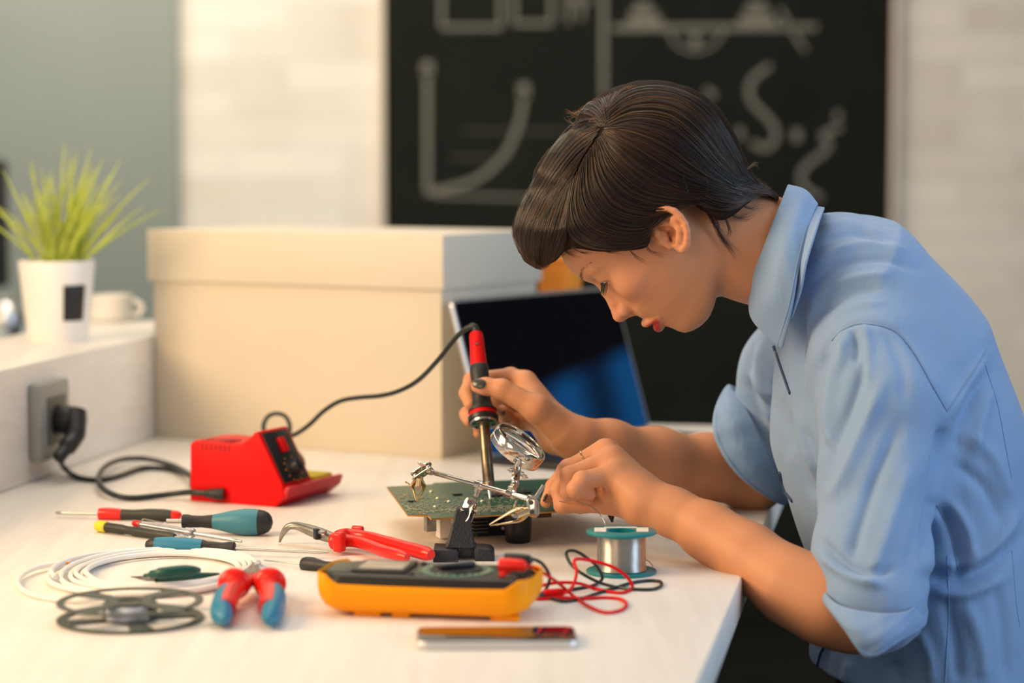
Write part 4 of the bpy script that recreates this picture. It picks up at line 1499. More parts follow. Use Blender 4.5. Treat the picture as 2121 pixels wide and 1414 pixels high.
def npobj(name, Vn, Fn, m, parent=None, smooth=True):
    off = np.array(root_of(parent))
    me = bpy.data.meshes.new(name)
    me.vertices.add(len(Vn))
    me.vertices.foreach_set('co', (Vn - off).astype(np.float32).ravel())
    n = Fn.shape[1]
    me.loops.add(len(Fn) * n)
    me.loops.foreach_set('vertex_index', Fn.astype(np.int32).ravel())
    me.polygons.add(len(Fn))
    me.polygons.foreach_set('loop_start', np.arange(0, len(Fn) * n, n, dtype=np.int32))
    me.polygons.foreach_set('use_smooth', np.ones(len(Fn), bool))
    me.update(calc_edges=True)
    me.validate()
    me.materials.append(M[m] if isinstance(m, str) else m)
    o = bpy.data.objects.new(name, me)
    COL.objects.link(o)
    o.parent = parent
    return o


# ================================================================== THE WOMAN
HY = 2.35
HS = HY / FPX          # metres per photo pixel in the head's middle plane
HO = V3(P(1392, 483, HY))
nR, nU, nF = V3(RT), V3(UP), V3(FW)
yaw = math.radians(4)
f0 = -.6 * nR - .8 * nU
hu_ = -.8 * nR + .6 * nU
hf = f0 * math.cos(yaw) + nF * math.sin(yaw)
hs_ = -nF * math.cos(yaw) + f0 * math.sin(yaw)
HX = np.stack([hf, hu_, hs_], 1)   # columns: forward, up, side (towards the camera)


def hl(f, u, s=0.0):
    """head-local photo pixels to a world point"""
    return HO + HX @ np.array((f, u, s)) * HS


def tohead(p):
    return ((p - HO) @ HX) / HS


_u0 = np.array([-200, -172, -164, -156, -146, -130, -116, -100, -79, -50, -36, -20, 0, 20, 40, 63, 78, 98, 113, 140, 200.])
_f0 = np.array([104, 112, 130, 143, 151, 154.5, 157.5, 163, 171, 179, 180, 175, 170, 166, 167, 172, 175.5, 179.5, 180, 174, 150.])
_ua = np.array([-200, -150, -79, -30, 0, 50, 110, 200.])
_aa = np.array([120, 112, 78, 62, 50, 62, 52, 52.])
_uw = np.array([-200, -168, -150, -120, -80, -40, 0, 50, 100, 200.])
_ww = np.array([46, 56, 70, 88, 103, 118, 130, 137, 138, 136.])
_fj = np.array([-60, -20, 0, 40, 58, 77, 96, 118, 150, 200.])
_uj = np.array([-70, -86, -112, -140, -151, -160, -166, -167, -160, -150.])


def head_sdf(p):
    q = tohead(p)
    f, u, s = q[:, 0], q[:, 1], q[:, 2]
    a = np.abs(s)
    q2 = np.stack([f, u, a], 1)
    I3 = np.eye(3)
    E = lambda c, r: ellipsoid(q2, np.array(c, float), I3, r)
    Cn = lambda a_, b_, ra, rb: cone(q2, np.array(a_, float), np.array(b_, float), ra, rb)
    cran = ellipsoid(q, np.array((-24, 112, 0.)), I3, (203, 152, 148))
    F = np.interp(u, _u0, _f0) - np.interp(u, _ua, _aa) * (a / 100) ** 2.1
    W = np.interp(u, _uw, _ww) - np.clip((f - 60) / 140, 0, 1) ** 2 * 22
    J = np.interp(f + a * .25, _fj, _uj) + (a / 100) ** 2 * 12
    front = (f - F) * .80
    face = smax(front, (a - W) * .95, 52)
    face = smax(face, (J - u) * .85, 26)
    face = smax(face, -55 - f, 40)
    face = smax(face, u - 150, 40)
    d = smin(cran, face, 34)
    d = smin(d, E((118, 12, 70), (46, 38, 38)) + 3, 34)                      # cheek
    d = smin(d, Cn((170, 92, 14), (152, 84, 78), 9, 7) + 3, 22)              # brow
    d = smax(d, -E((184, 58, 52), (26, 15, 26)), 20)                         # eye socket
    # eyelids: a ball of skin with the opening cut below the upper lid
    lid = E((145, 61, 55), (26, 25, 27))
    dirn = (f - 145) * -.10 + (u - 61) * 1.0
    slit = smax(np.abs(dirn + 9.5 + (a - 55) * .26) - 2.6, -(f - 145), 2)
    slit = smax(slit, np.abs(a - 55) - 22, 4)
    lid = smax(lid, -slit, 1.5)
    d = smin(d, lid, 9)
    d = smax(d, -smax(slit, -(E((145, 61, 55), (23, 23, 23))), 1), 1.5)
    # nose
    n = Cn((166, 66, 0), (178.5, 36, 0), 8, 10)
    n = smin(n, Cn((178.5, 36, 0), (188, 8, 0), 10, 11.5), 6)
    n = smin(n, Cn((188, 8, 0), (200.5, -14, 0), 11.5, 14.2), 6)
    n = smin(n, Cn((160, 52, 10), (172, -8, 20), 10, 11), 12)
    n = smin(n, Cn((201, -17, 0), (182, -30, 0), 10.5, 9), 8)
    n = smin(n, E((182, -17, 20), (17.5, 14, 11)), 7)
    d = smin(d, n, 9)
    d = smax(d, -Cn((200, -34, 8.5), (188, -22, 12.5), 3.6, 4.6), 3)           # nostril
    d = smax(d, -Cn((160, -12, 32), (166, -36, 31), 2.5, 2.0), 6)             # crease beside the wing
    # lips
    cl_ = np.clip(a / 44, 0, 1)
    arc = lambda f_, u_, fe, ue: (f_ + (fe - f_) * cl_ ** 1.9, u_ + (ue - u_) * cl_ ** 1.3)
    for (fa, ua, fb, ub, ra, rb) in ((181, -68, 152, -80, 9.6, 3.2), (170.5, -94, 152, -82, 12.2, 3.2)):
        fc, uc = arc(fa, ua, fb, ub)
        r = ra + (rb - ra) * cl_ ** 1.6
        lp_ = np.sqrt(((f - fc)) ** 2 + ((u - uc) * 1.05) ** 2 + np.maximum(a - 44, 0) ** 2) - r
        d = smin(d, lp_, 5.5)
    # ear
    d = smin(d, ear_sdf(q, s), 6)
    return d * HS


def px2head(px, py, s):
    """photo pixel to head coordinates on the plane at side distance s"""
    Y = HY - s * HS
    c = tohead(V3(P(px, py, Y))[None])[0]
    return np.array((c[0], c[1], s))


def earpt(cx_, cy_, s):
    return px2head(1320 + cx_ / 10.1, 400 + cy_ / 10.1, s)


EAR = None


def ear_build():
    g = {}
    hel = [(330, 690, 138), (255, 600, 143), (300, 440, 151), (430, 345, 157), (600, 318, 161), (770, 365, 165), (905, 490, 168), (1010, 640, 169), (1052, 800, 168), (1052, 950, 165), (1030, 1080, 160),
           (960, 1165, 154), (880, 1150, 149)]
    g['helix'] = [earpt(*a) for a in hel]
    g['hr'] = [5.0, 7, 8.5, 8.4, 7.6, 7.0, 6.4, 6.0, 5.8, 6.2, 7.4, 9.0, 8.0]
    ant = [(480, 660, 143), (640, 650, 150), (790, 680, 155), (890, 790, 157), (900, 920, 154), (850, 1070, 149)]
    g['anti'] = [earpt(*a) for a in ant]
    g['plate'] = [earpt(a, b, s_) for a, b, s_ in ((560, 470, 146), (790, 560, 153), (900, 760, 156), (900, 960, 152), (860, 1080, 147))]
    g['front'] = [earpt(a, b, s_) for a, b, s_ in ((330, 700, 139), (420, 840, 141), (520, 1000, 142), (690, 1110, 143))]
    g['concha'] = earpt(750, 820, 152)
    g['conchb'] = earpt(800, 1010, 152)
    g['canal'] = earpt(670, 860, 140)
    g['tragus'] = (earpt(560, 840, 143), earpt(620, 960, 146))
    g['fossa'] = (earpt(460, 570, 156), earpt(620, 540, 158))
    return g


def ear_sdf(q, s):
    global EAR
    if EAR is None:
        EAR = ear_build()
    d = np.full(len(q), 60.0)
    m = (s > 95) & (s < 215) & (np.abs(q[:, 0] + 10) < 90) & (np.abs(q[:, 1]) < 90)
    if not m.any():
        return d
    p = q[m]
    c = lambda a, b, ra, rb: cone(p, a, b, ra, rb)
    g = EAR
    e = c(g['plate'][0], g['plate'][1], 13, 13)
    for i in range(1, 4):
        e = smin(e, c(g['plate'][i], g['plate'][i + 1], 12, 11), 6)
    # back of the ear joins the head
    e = smin(e, c(g['plate'][0] - np.array((0, 0, 16)), g['plate'][3] - np.array((0, 0, 18)), 16, 16), 8)
    for i in range(3):
        e = smin(e, c(g['front'][i], g['front'][i + 1], 8, 8), 6)
    cut = smin(c(g['concha'], g['conchb'], 10.5, 4.5), c(g['concha'], g['canal'], 8.5, 6.5), 3)
    e = smax(e, -cut, 3)
    e = smax(e, -c(g['fossa'][0], g['fossa'][1], 4.0, 7.5), 3)
    h_ = g['helix']
    for i in range(len(h_) - 1):
        e = smin(e, c(h_[i], h_[i + 1], g['hr'][i], g['hr'][i + 1]), 2.2)
    a_ = g['anti']
    for i in range(len(a_) - 1):
        e = smin(e, c(a_[i], a_[i + 1], 4.0, 4.4), 3)
    e = smin(e, c(g['tragus'][0], g['tragus'][1], 6.0, 5.0), 4)
    e = smax(e, -c(g['concha'] + np.array((0, 0, 8)), g['canal'] - np.array((0, 0, 14)), 4.6, 4.2), 2.5)
    d[m] = e
    return d


def chain(p, pts, k=.006):
    """pts: (x, y, Y, r) photo position, distance and radius in metres"""
    d = None
    for a, b in zip(pts[:-1], pts[1:]):
        c = cone(p, V3(P(*a[:3])), V3(P(*b[:3])), a[3], b[3])
        d = c if d is None else smin(d, c, k)
    return d


# near hand (her left): pinches the solder wire
NW = (1398, 1062, 2.262)
NEARH = {
    'palm': [[(1398, 1052, 2.262, .0175), (1330, 1010, 2.285, .0155), (1262, 940, 2.315, .0135)],
             [(1398, 1058, 2.255, .0180), (1325, 1025, 2.270, .0165), (1268, 958, 2.298, .0135)],
             [(1398, 1063, 2.250, .0175), (1330, 1042, 2.262, .0165), (1272, 984, 2.278, .0125)],
             [(1385, 1072, 2.256, .018), (1320, 1058, 2.275, .0135), (1268, 1026, 2.285, .010)],
             [(1330, 1045, 2.285, .014), (1262, 1010, 2.305, .014), (1225, 1012, 2.312, .012)]],
    'index': [(1250, 938, 2.332, .0115), (1176, 970, 2.350, .0092), (1146, 1008, 2.345, .0078), (1131, 1040, 2.330, .0062)],
    'middle': [(1252, 933, 2.318, .0122), (1173, 976, 2.320, .0096), (1158, 1016, 2.318, .0083), (1160, 1048, 2.308, .0066)],
    'ring': [(1265, 953, 2.300, .0118), (1180, 985, 2.292, .0094), (1178, 1019, 2.285, .0082), (1218, 1031, 2.285, .0066)],
    'little': [(1270, 982, 2.280, .0112), (1206, 995, 2.265, .0092), (1192, 1013, 2.262, .0084), (1222, 1023, 2.272, .0062)],
    'thumb': [(1335, 1058, 2.285, .0135), (1262, 1040, 2.300, .0120), (1205, 1041, 2.306, .0100), (1168, 1048, 2.304, .0078)],
}
FARH = {
    'palm': [[(1205, 908, 2.470, .0175), (1150, 870, 2.487, .0150), (1090, 792, 2.512, .0125)],
             [(1205, 911, 2.475, .0180), (1150, 880, 2.500, .0158), (1098, 815, 2.530, .0130)],
             [(1200, 915, 2.480, .0175), (1150, 894, 2.505, .0155), (1106, 842, 2.540, .0130)],
             [(1195, 925, 2.475, .0165), (1150, 910, 2.500, .0150), (1112, 868, 2.530, .0130)]],
    'index': [(1085, 790, 2.512, .0110), (1058, 780, 2.522, .0100), (978, 788, 2.525, .0092), (967, 814, 2.508, .0085), (974, 838, 2.494, .0066)],
    'middle': [(1096, 818, 2.532, .0115), (1000, 840, 2.548, .0092), (968, 858, 2.530, .0082), (972, 872, 2.512, .0066)],
    'ring': [(1106, 842, 2.542, .0112), (1020, 868, 2.556, .0090), (996, 884, 2.540, .0078), (992, 897, 2.522, .0062)],
    'little': [(1112, 866, 2.532, .0105), (1062, 880, 2.535, .0086), (1048, 862, 2.508, .0080), (1040, 850, 2.492, .0064)],
    'thumb': [(1165, 892, 2.462, .0160), (1112, 846, 2.454, .0135), (1040, 806, 2.458, .0108), (1006, 800, 2.462, .0092), (990, 799, 2.466, .0078)],
    'web': [(1120, 850, 2.470, .0110), (1088, 812, 2.500, .0100)],
}
ARMS = [
    [(1398, 1058, 2.258, .0205), (1470, 1102, 2.232, .0230), (1550, 1152, 2.198, .0265), (1640, 1215, 2.160, .0310), (1722, 1254, 2.138, .0330), (1778, 1272, 2.140, .0330)],
    [(1205, 908, 2.472, .0190), (1262, 922, 2.490, .0225), (1360, 948, 2.530, .0285), (1470, 966, 2.575, .0320), (1560, 992, 2.595, .0340)],
    [(1778, 1268, 2.140, .032), (1812, 1150, 2.175, .033), (1815, 850, 2.26, .036)],
    [(1560, 985, 2.60, .037), (1595, 880, 2.60, .034), (1650, 770, 2.56, .036)],
]
TORSO = [(1660, 552, 2.37, .045), (1750, 650, 2.39, .060), (1840, 780, 2.39, .082), (1900, 960, 2.38, .088), (1930, 1180, 2.38, .085), (1930, 1400, 2.38, .085)]
NECK = [(1445, 478, 2.352, .052), (1520, 500, 2.355, .0485), (1590, 522, 2.360, .0490), (1665, 556, 2.370, .047)]


def hand_sdf(p, H):
    d = None
    for c in H['palm']:
        e = chain(p, c, .008)
        d = e if d is None else smin(d, e, .011)
    fi = None
    for n in ('index', 'middle', 'ring', 'little'):
        e = chain(p, H[n], .0035)
        for q in H[n][1:3]:
            e = smin(e, np.linalg.norm(p - V3(P(*q[:3])), axis=1) - q[3] * 1.05, .002)
        fi = e if fi is None else smin(fi, e, .0018)
    d = smin(d, fi, .0075)
    if 'web' in H:
        d = smin(d, chain(p, H['web']), .014)
        return smin(smin(d, chain(p, H['thumb'][:2], .005), .022), chain(p, H['thumb'][1:], .005), .008)
    return smin(d, chain(p, H['thumb'], .005), .006)


def bound(pts, r):
    a = np.array(pts)
    return a.min(0) - r, a.max(0) + r


def hbounds(H, r):
    L = []
    for k, v in H.items():
        for c in (v if k == 'palm' else [v]):
            L += [V3(P(*q[:3])) for q in c]
    return bound(L, r)


GR = []
b_ = bound([hl(-24, 112, 0)], .18)
GR.append((b_[0], b_[1], head_sdf, .0))
for H in (NEARH, FARH):
    lo_, hi_ = hbounds(H, .05)
    GR.append((lo_, hi_, (lambda HH: (lambda p: hand_sdf(p, HH)))(H), .0))
for c in ARMS + [TORSO, NECK]:
    lo_, hi_ = bound([V3(P(*q[:3])) for q in c], .15)
    GR.append((lo_, hi_, (lambda cc, kk: (lambda p: chain(p, cc, kk)))(c, .03), 0))
KS = [.0] + [.010, .010] + [.012, .012, .02, .02] + [.04, .012]


def body_sdf(p):
    d = np.full(len(p), .09)
    for (lo_, hi_, f, _), k in zip(GR, KS):
        m = ((p > lo_) & (p < hi_)).all(1)
        if m.any():
            v = f(p[m])
            d[m] = smin(d[m], v, max(k, 1e-4))
    return d


def skin_mat():
    m = mat('skin', (.62, .33, .20), .50, bump=.10, bscale=700, sss=.18, ssc=(1, .35, .18), spec=.42)
    nt = m.node_tree
    b = nt.nodes['Principled BSDF']
    at = nt.nodes.new('ShaderNodeAttribute')
    at.attribute_name = 'tone'
    nt.links.new(at.outputs['Color'], b.inputs['Base Color'])
    return m


M['skin'] = skin_mat()
who = thing('person', (P(1900, 1300, 2.38).x, 2.38, 0), 'woman with short dark hair in a blue shirt leaning over the bench while soldering', 'person')
Vb, Fb = surface(body_sdf, (.0 - .10, 2.0, .60), (.66, 2.72, 1.52), .0021)
# keep skin colours that belong to the skin itself
hq = tohead(Vb)
skin = np.tile(np.array((.60, .275, .14)), (len(Vb), 1))


def blend(mask, col):
    global skin
    skin = skin * (1 - mask[:, None]) + np.array(col)[None] * mask[:, None]


def gs(c, r, qq=hq, ab=True):
    q = qq.copy()
    if ab:
        q[:, 2] = np.abs(q[:, 2])
    return np.exp(-(((q - np.array(c)) / np.array(r)) ** 2).sum(1))


blend(.45 * gs((130, -5, 88), (50, 42, 40)), (.66, .25, .16))
blend(.35 * gs((208, -14, 0), (20, 18, 26)), (.66, .24, .16))
blend(.40 * gs((-25, 0, 165), (60, 60, 25)), (.72, .28, .15))
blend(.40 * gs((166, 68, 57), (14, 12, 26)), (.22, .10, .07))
# lips, lined with red lipstick
f_, u_, a_ = hq[:, 0], hq[:, 1], np.abs(hq[:, 2])
cl_ = np.clip(a_ / 44, 0, 1)
up_e = -71 - 7 * cl_ ** 1.5
lo_e = -103 + 20 * cl_ ** 1.8
lm = (1 / (1 + np.exp(-(up_e - u_) / 1.2))) * (1 / (1 + np.exp(-(u_ - lo_e) / 1.2))) * (1 / (1 + np.exp((a_ - 43) / 1.5))) * (f_ > 140)
blend(lm * .93, (.42, .010, .022))
# knuckles a little redder
for H in (NEARH, FARH):
    for n in ('index', 'middle', 'ring', 'little', 'thumb'):
        for q in H[n][:2] + H[n][2:]:
            c = V3(P(*q[:3]))
            blend(.22 * np.exp(-((Vb - c) ** 2).sum(1) / (.011 ** 2)), (.64, .24, .15))
body = npobj('body', Vb, Fb, 'skin', who)
ca_ = body.data.color_attributes.new('tone', 'FLOAT_COLOR', 'POINT')
ca_.data.foreach_set('color', np.concatenate([skin, np.ones((len(skin), 1))], 1).astype(np.float32).ravel())
print('body', len(Vb), len(Fb))

# ------------------------------------------------------------------ shirt
def project(Vn):
    d = Vn - np.array((0, 0, CAMZ))
    z = d @ nF
    return CX + FPX * (d @ nR) / z, CY - FPX * (d @ nU) / z, z


SYC = 2.385
ST = [(1708, 566, .052), (1765, 602, .074), (1850, 762, .0955), (1900, 950, .1045), (1915, 1150, .1065), (1918, 1320, .1065), (1900, 1480, .119)]
BUST = [(1755, 800, .066), (1765, 900, .076), (1800, 990, .080)]
SLN = [(1800, 750, 2.268, .058), (1832, 850, 2.238, .0615), (1822, 1000, 2.205, .058), (1808, 1150, 2.155, .0535), (1810, 1245, 2.118, .0500)]
CPL = -.797 * nR - .603 * nU
CP0 = V3(P(1713, 1243, 2.1))
SLF = [(1680, 700, 2.50, .055), (1640, 770, 2.55, .056), (1600, 880, 2.585, .048), (1580, 930, 2.59, .045)]
HEMZ = P(1900, 1432, 2.25).z


def sq(p):
    q = p.copy()
    q[:, 1] = (q[:, 1] - SYC) * .68 + SYC
    return q


def shirt_sdf(p):
    q = sq(p)
    d = chain(q, [(x, y, SYC, r) for x, y, r in ST], .05)
    d = smin(d, chain(q, [(x, y, SYC, r) for x, y, r in BUST], .03), .05)
    sl = smax(chain(p, SLN, .02), (p - CP0) @ CPL, .006)
    d = smin(d, sl, .022)
    d = smin(d, chain(p, SLF, .02), .022)
    return smax(d, HEMZ - p[:, 2], .004)


Vs, Fs = surface(shirt_sdf, (.20, 2.0, .70), (.66, 2.78, 1.42), .0031, newton=2)
e = .002
nrm = np.stack([shirt_sdf(Vs + np.eye(3)[i] * e) - shirt_sdf(Vs - np.eye(3)[i] * e) for i in range(3)], 1)
nrm /= np.linalg.norm(nrm, axis=1)[:, None] + 1e-9
sx_, sy_, sz_ = project(Vs)
facing = np.clip(-(nrm @ nF) * 2.2 + .15, 0, 1)
disp = np.zeros(len(Vs))
# cloth folds: (points, half width px, height mm)
FOLDS = [
    ([(1722, 690), (1692, 790), (1690, 860), (1716, 935)], 11, -5.5), ([(1768, 682), (1728, 770), (1712, 882), (1722, 930)], 13, 4.5),
    ([(1800, 740), (1760, 850), (1722, 940), (1706, 1000)], 12, -4.8), ([(1830, 790), (1790, 890), (1748, 985), (1710, 1050)], 15, 5.0),
    ([(1862, 880), (1815, 990), (1780, 1090), (1762, 1160)], 15, -5.0), ([(1885, 960), (1852, 1060), (1822, 1150), (1800, 1200)], 18, 4.0),
    ([(1925, 960), (1905, 1080), (1880, 1180)], 14, -2.5),
    ([(1704, 1120), (1745, 1165), (1800, 1186), (1850, 1176)], 9, -4.5), ([(1702, 1150), (1760, 1195), (1830, 1212)], 9, 4.0),
    ([(1765, 678), (1778, 722), (1772, 752)], 7, -3.0), ([(1790, 674), (1800, 730), (1796, 790)], 9, 3.0), ([(1742, 690), (1752, 730), (1740, 770)], 7, 2.0),
    ([(1836, 690), (1868, 760), (1872, 830)], 12, -2.0),
    # armhole seam valley
    ([(1708, 720), (1730, 690), (1786, 671), (1850, 684), (1892, 728), (1930, 795), (1962, 850)], 5, -2.0),
    ([(1962, 850), (1948, 950), (1938, 1035), (1916, 1150)], 13, -9.0),
    # torso
    ([(1942, 1035), (1972, 1090), (1986, 1165), (1984, 1200)], 11, -4.5), ([(1968, 1040), (2004, 1100), (2012, 1160)], 12, 4.5),
    ([(1918, 1192), (1960, 1200), (2014, 1192), (2070, 1160), (2112, 1110)], 12, -5.5), ([(1940, 1168), (2000, 1165), (2060, 1125), (2110, 1060)], 14, 5.0),
    ([(1930, 1225), (2000, 1228), (2080, 1195)], 13, 4.0), ([(1980, 960), (2040, 1010), (2080, 1090)], 14, -4.0), ([(2000, 900), (2060, 950), (2095, 1040)], 14, 4.0),
    ([(2044, 735), (2000, 800), (1966, 860), (1958, 900)], 13, 4.0), ([(2030, 790), (1996, 860), (1976, 940)], 12, -3.5), ([(2050, 800), (2030, 880), (2010, 950)], 13, 3.0),
    ([(2000, 1250), (2030, 1330), (2040, 1414)], 16, 3.0), ([(1960, 1240), (1978, 1330), (1984, 1414)], 14, -2.8), ([(2060, 1210), (2078, 1310), (2085, 1414)], 14, -2.5),
    ([(1900, 1300), (1925, 1360), (1930, 1414)], 12, 2.5), ([(1850, 1370), (1862, 1414)], 14, -3), ([(1760, 1370), (1752, 1414)], 12, 3), ([(1716, 1335), (1700, 1414)], 9, -3),
    # yoke and neck
    ([(1672, 560), (1730, 520), (1810, 505), (1880, 520)], 9, 3.0), ([(1680, 590), (1740, 548), (1830, 535), (1900, 560)], 9, -3.2), ([(1690, 620), (1750, 580), (1840, 566)], 9, 3.2),
    ([(1700, 650), (1760, 606), (1830, 596)], 8, -2.8), ([(1712, 672), (1765, 636), (1826, 628)], 8, 2.2), ([(1700, 470), (1760, 462), (1830, 486)], 8, 2.4), ([(1704, 500), (1770, 484), (1850, 510)], 8, -2.2),
    ([(1664, 600), (1660, 680), (1650, 770), (1662, 860)], 11, -4.0), ([(1684, 620), (1682, 700), (1674, 800), (1684, 900)], 11, 4.2), ([(1640, 760), (1652, 850), (1672, 930), (1700, 990)], 12, 4.0),
    ([(1628, 840), (1640, 920), (1668, 990), (1700, 1030)], 12, -4.5), ([(1664, 880), (1690, 960), (1704, 1010)], 10, -4.0),
    # far sleeve
    ([(1560, 700), (1548, 760), (1556, 830), (1590, 890)], 10, -4.0), ([(1580, 700), (1572, 770), (1586, 850), (1612, 900)], 11, 3.5), ([(1540, 790), (1570, 830), (1604, 850)], 9, -4.5), ([(1545, 770), (1580, 804), (1612, 820)], 9, 3.5),
    ([(1602, 730), (1606, 800), (1622, 880), (1630, 950)], 9, -4.0),
]
for pts, wd, hgt in FOLDS:
    c = np.array(spline(pts, 5))
    dd = np.full(len(Vs), 1e9)
    tt = np.zeros(len(Vs))
    L = len(c) - 1
    for i in range(L):
        a, b = c[i], c[i + 1]
        ab = b - a
        t = np.clip(((sx_ - a[0]) * ab[0] + (sy_ - a[1]) * ab[1]) / (ab @ ab), 0, 1)
        q = np.hypot(sx_ - a[0] - t * ab[0], sy_ - a[1] - t * ab[1])
        m = q < dd
        dd[m] = q[m]
        tt[m] = ((i + t) / L)[m]
    fade = np.clip(np.minimum(tt, 1 - tt) * 5 + .25, 0, 1)
    disp += hgt * .00135 * np.exp(-(dd / wd) ** 2) * fade
rngn = np.random.RandomState(4)
nz_ = np.zeros(len(Vs))
for k in range(26):
    w_ = rngn.normal(size=3)
    w_ *= rngn.uniform(28, 95) / np.linalg.norm(w_)
    nz_ += np.sin(Vs @ w_ + rngn.uniform(0, 6.28) + 1.3 * np.sin(Vs @ rngn.normal(size=3) * 20)) / (1 + np.linalg.norm(w_) / 40)
fsel = np.where(sz_ < 2.48 / 1.0, 1.0, 1.0)
Vs = Vs + nrm * (disp * facing * fsel + nz_ * .00042)[:, None]


def cloth(name, col):
    m = mat(name, col, .72, bump=.10, bscale=1400, sheen=.25)
    nt = m.node_tree
    b = nt.nodes['Principled BSDF']
    tc = nt.nodes.new('ShaderNodeTexCoord')
    mp = nt.nodes.new('ShaderNodeMapping')
    mp.inputs['Scale'].default_value = (40, 40, 14)
    mp.inputs['Rotation'].default_value = (.3, .5, 0)
    n = nt.nodes.new('ShaderNodeTexNoise')
    n.inputs['Scale'].default_value = 1.3
    n.inputs['Detail'].default_value = 3
    n.inputs['Distortion'].default_value = .6
    bp2 = nt.nodes.new('ShaderNodeBump')
    bp2.inputs['Strength'].default_value = .5
    bp2.inputs['Distance'].default_value = .003
    old = [n_ for n_ in nt.nodes if n_.type == 'BUMP' and n_ != bp2][0]
    nt.links.new(tc.outputs['Object'], mp.inputs[0])
    nt.links.new(mp.outputs[0], n.inputs['Vector'])
    nt.links.new(n.outputs['Fac'], bp2.inputs['Height'])
    nt.links.new(old.outputs[0], bp2.inputs['Normal'])
    nt.links.new(bp2.outputs[0], b.inputs['Normal'])
    return m


SHC = (.215, .35, .575)
M['shirt'] = cloth('light_blue_cotton', SHC)
M['seam'] = mat('blue_stitching', (.20, .34, .58), .7)
M['placket'] = mat('navy_placket', (.03, .08, .17), .6)
shirt = npobj('shirt', Vs, Fs, 'shirt', who)
bvh = BVHTree.FromPolygons([tuple(v) for v in Vs], [tuple(int(i) for i in f) for f in Fs])


def onshirt(px, py, off=.0006):
    o = Vector((0, 0, CAMZ))
    d = ray(px, py).normalized()
    r = bvh.ray_cast(o, d)
    if r[0] is None:
        return None
    return r[0] - d * off


def seam(pts, r=.0008, m='seam', name='shirt_seam', off=.0002, n=10):
    q = [onshirt(*p, off) for p in spline(pts, n)]
    q = [p for p in q if p is not None]
    if len(q) > 3:
        MB().tube(q, r, 6, flat=.6).build(name, m, shirt)


seam([(1722, 705), (1745, 683), (1786, 670), (1850, 683), (1892, 728), (1930, 795), (1961, 850)], .0009)
seam([(1961, 852), (1985, 815), (2018, 765), (2043, 722)])
seam([(2038, 748), (2066, 837), (2084, 930), (2096, 994)], .0007)
seam([(1962, 1150), (1966, 1250), (1962, 1340), (1958, 1412)], .0008)
seam([(1939, 1045), (1962, 1090), (1978, 1150), (1984, 1180)], .0006)
seam([(2096, 1140), (2104, 1240), (2112, 1300)], .0005)
seam([(1604, 716), (1616, 755), (1637, 815)], .0030, 'placket', 'placket_edge', .0, 8)
seam([(1617, 978), (1624, 1012), (1641, 1036)], .0030, 'placket', 'placket_edge', .0, 8)
seam([(1712, 1332), (1700, 1356), (1692, 1388)], .0024, 'placket', 'placket_edge', .0, 8)


# ------------------------------------------------------------------ open cloth bands
def band(name, rows, closed, m='shirt', th=.0018, parent=None, nu=10, nv=6, wob=.0008):
    """rows of control points (x, y, Y); a smooth sheet with thickness"""
    R_ = [np.array(spline([tuple(P(*q)) for q in r], nu, closed)) for r in rows]
    if len(R_) > 2:
        cols = np.array([spline([r[i] for r in R_], nv) for i in range(len(R_[0]))])
    else:
        cols = np.array([[R_[0][i] * (1 - t) + R_[1][i] * t for t in np.linspace(0, 1, nv * 2)] for i in range(len(R_[0]))])
    n, mm_ = cols.shape[:2]
    v = []
    for i in range(n):
        for j in range(mm_):
            w_ = wob * math.sin(i * .9 + j * .6) * math.sin(j * .8 + .3)
            v.append(Vector(cols[i, j]) + Vector((0, -w_, 0)))
    f = []
    for i in range(n if closed else n - 1):
        for j in range(mm_ - 1):
            a, b = i * mm_ + j, ((i + 1) % n) * mm_ + j
            f.append((a, b, b + 1, a + 1))
    o = obj(name, v, f, m, parent or shirt, sharp=0)
    md = o.modifiers.new('thick', 'SOLIDIFY')
    md.thickness = th
    md.offset = 0
    md2 = o.modifiers.new('sub', 'SUBSURF')
    md2.levels = md2.render_levels = 1
    return o, cols


T_ = [(1700, 1205, 2.135), (1735, 1250, 2.075), (1815, 1268, 2.054), (1884, 1262, 2.068), (1906, 1222, 2.130), (1880, 1200, 2.19), (1810, 1195, 2.205), (1735, 1195, 2.18)]
Mi = [(1698, 1226, 2.125), (1738, 1280, 2.060), (1805, 1318, 2.040), (1876, 1302, 2.054), (1920, 1262, 2.118), (1888, 1236, 2.195), (1810, 1230, 2.215), (1728, 1222, 2.185)]
Rm_ = [(1703, 1241, 2.120), (1748, 1302, 2.056), (1797, 1363, 2.042), (1864, 1328, 2.050), (1918, 1291, 2.110), (1890, 1265, 2.19), (1810, 1262, 2.21), (1730, 1250, 2.18)]
cf, cc_ = band('sleeve_cuff', [T_, Mi, Rm_], True)
ed_ = [Vector(cc_[i, -2]) + Vector((0, -.0012, 0)) for i in range(len(cc_))]
MB().tube(ed_, .0006, 6, closed=True).build('cuff_stitching', 'seam', cf)
S_ = [(1512, 798, 2.590), (1548, 850, 2.535), (1576, 905, 2.515), (1604, 965, 2.515), (1634, 1036, 2.56), (1640, 980, 2.63), (1600, 900, 2.655), (1560, 830, 2.64)]
Rf = [(1509, 797, 2.590), (1479, 850, 2.53), (1482, 914, 2.500), (1534, 990, 2.500), (1622, 1046, 2.56), (1622, 1000, 2.64), (1565, 920, 2.66), (1530, 840, 2.64)]
Mf = [((a[0] + b[0]) / 2, (a[1] + b[1]) / 2, (a[2] + b[2]) / 2 - (.008 if i in (1, 2, 3) else 0)) for i, (a, b) in enumerate(zip(S_, Rf))]
cf2, cc2 = band('sleeve_cuff', [S_, Mf, Rf], True)
ed_ = [Vector(cc2[i, -2]) + Vector((0, -.0012, 0)) for i in range(len(cc2))]
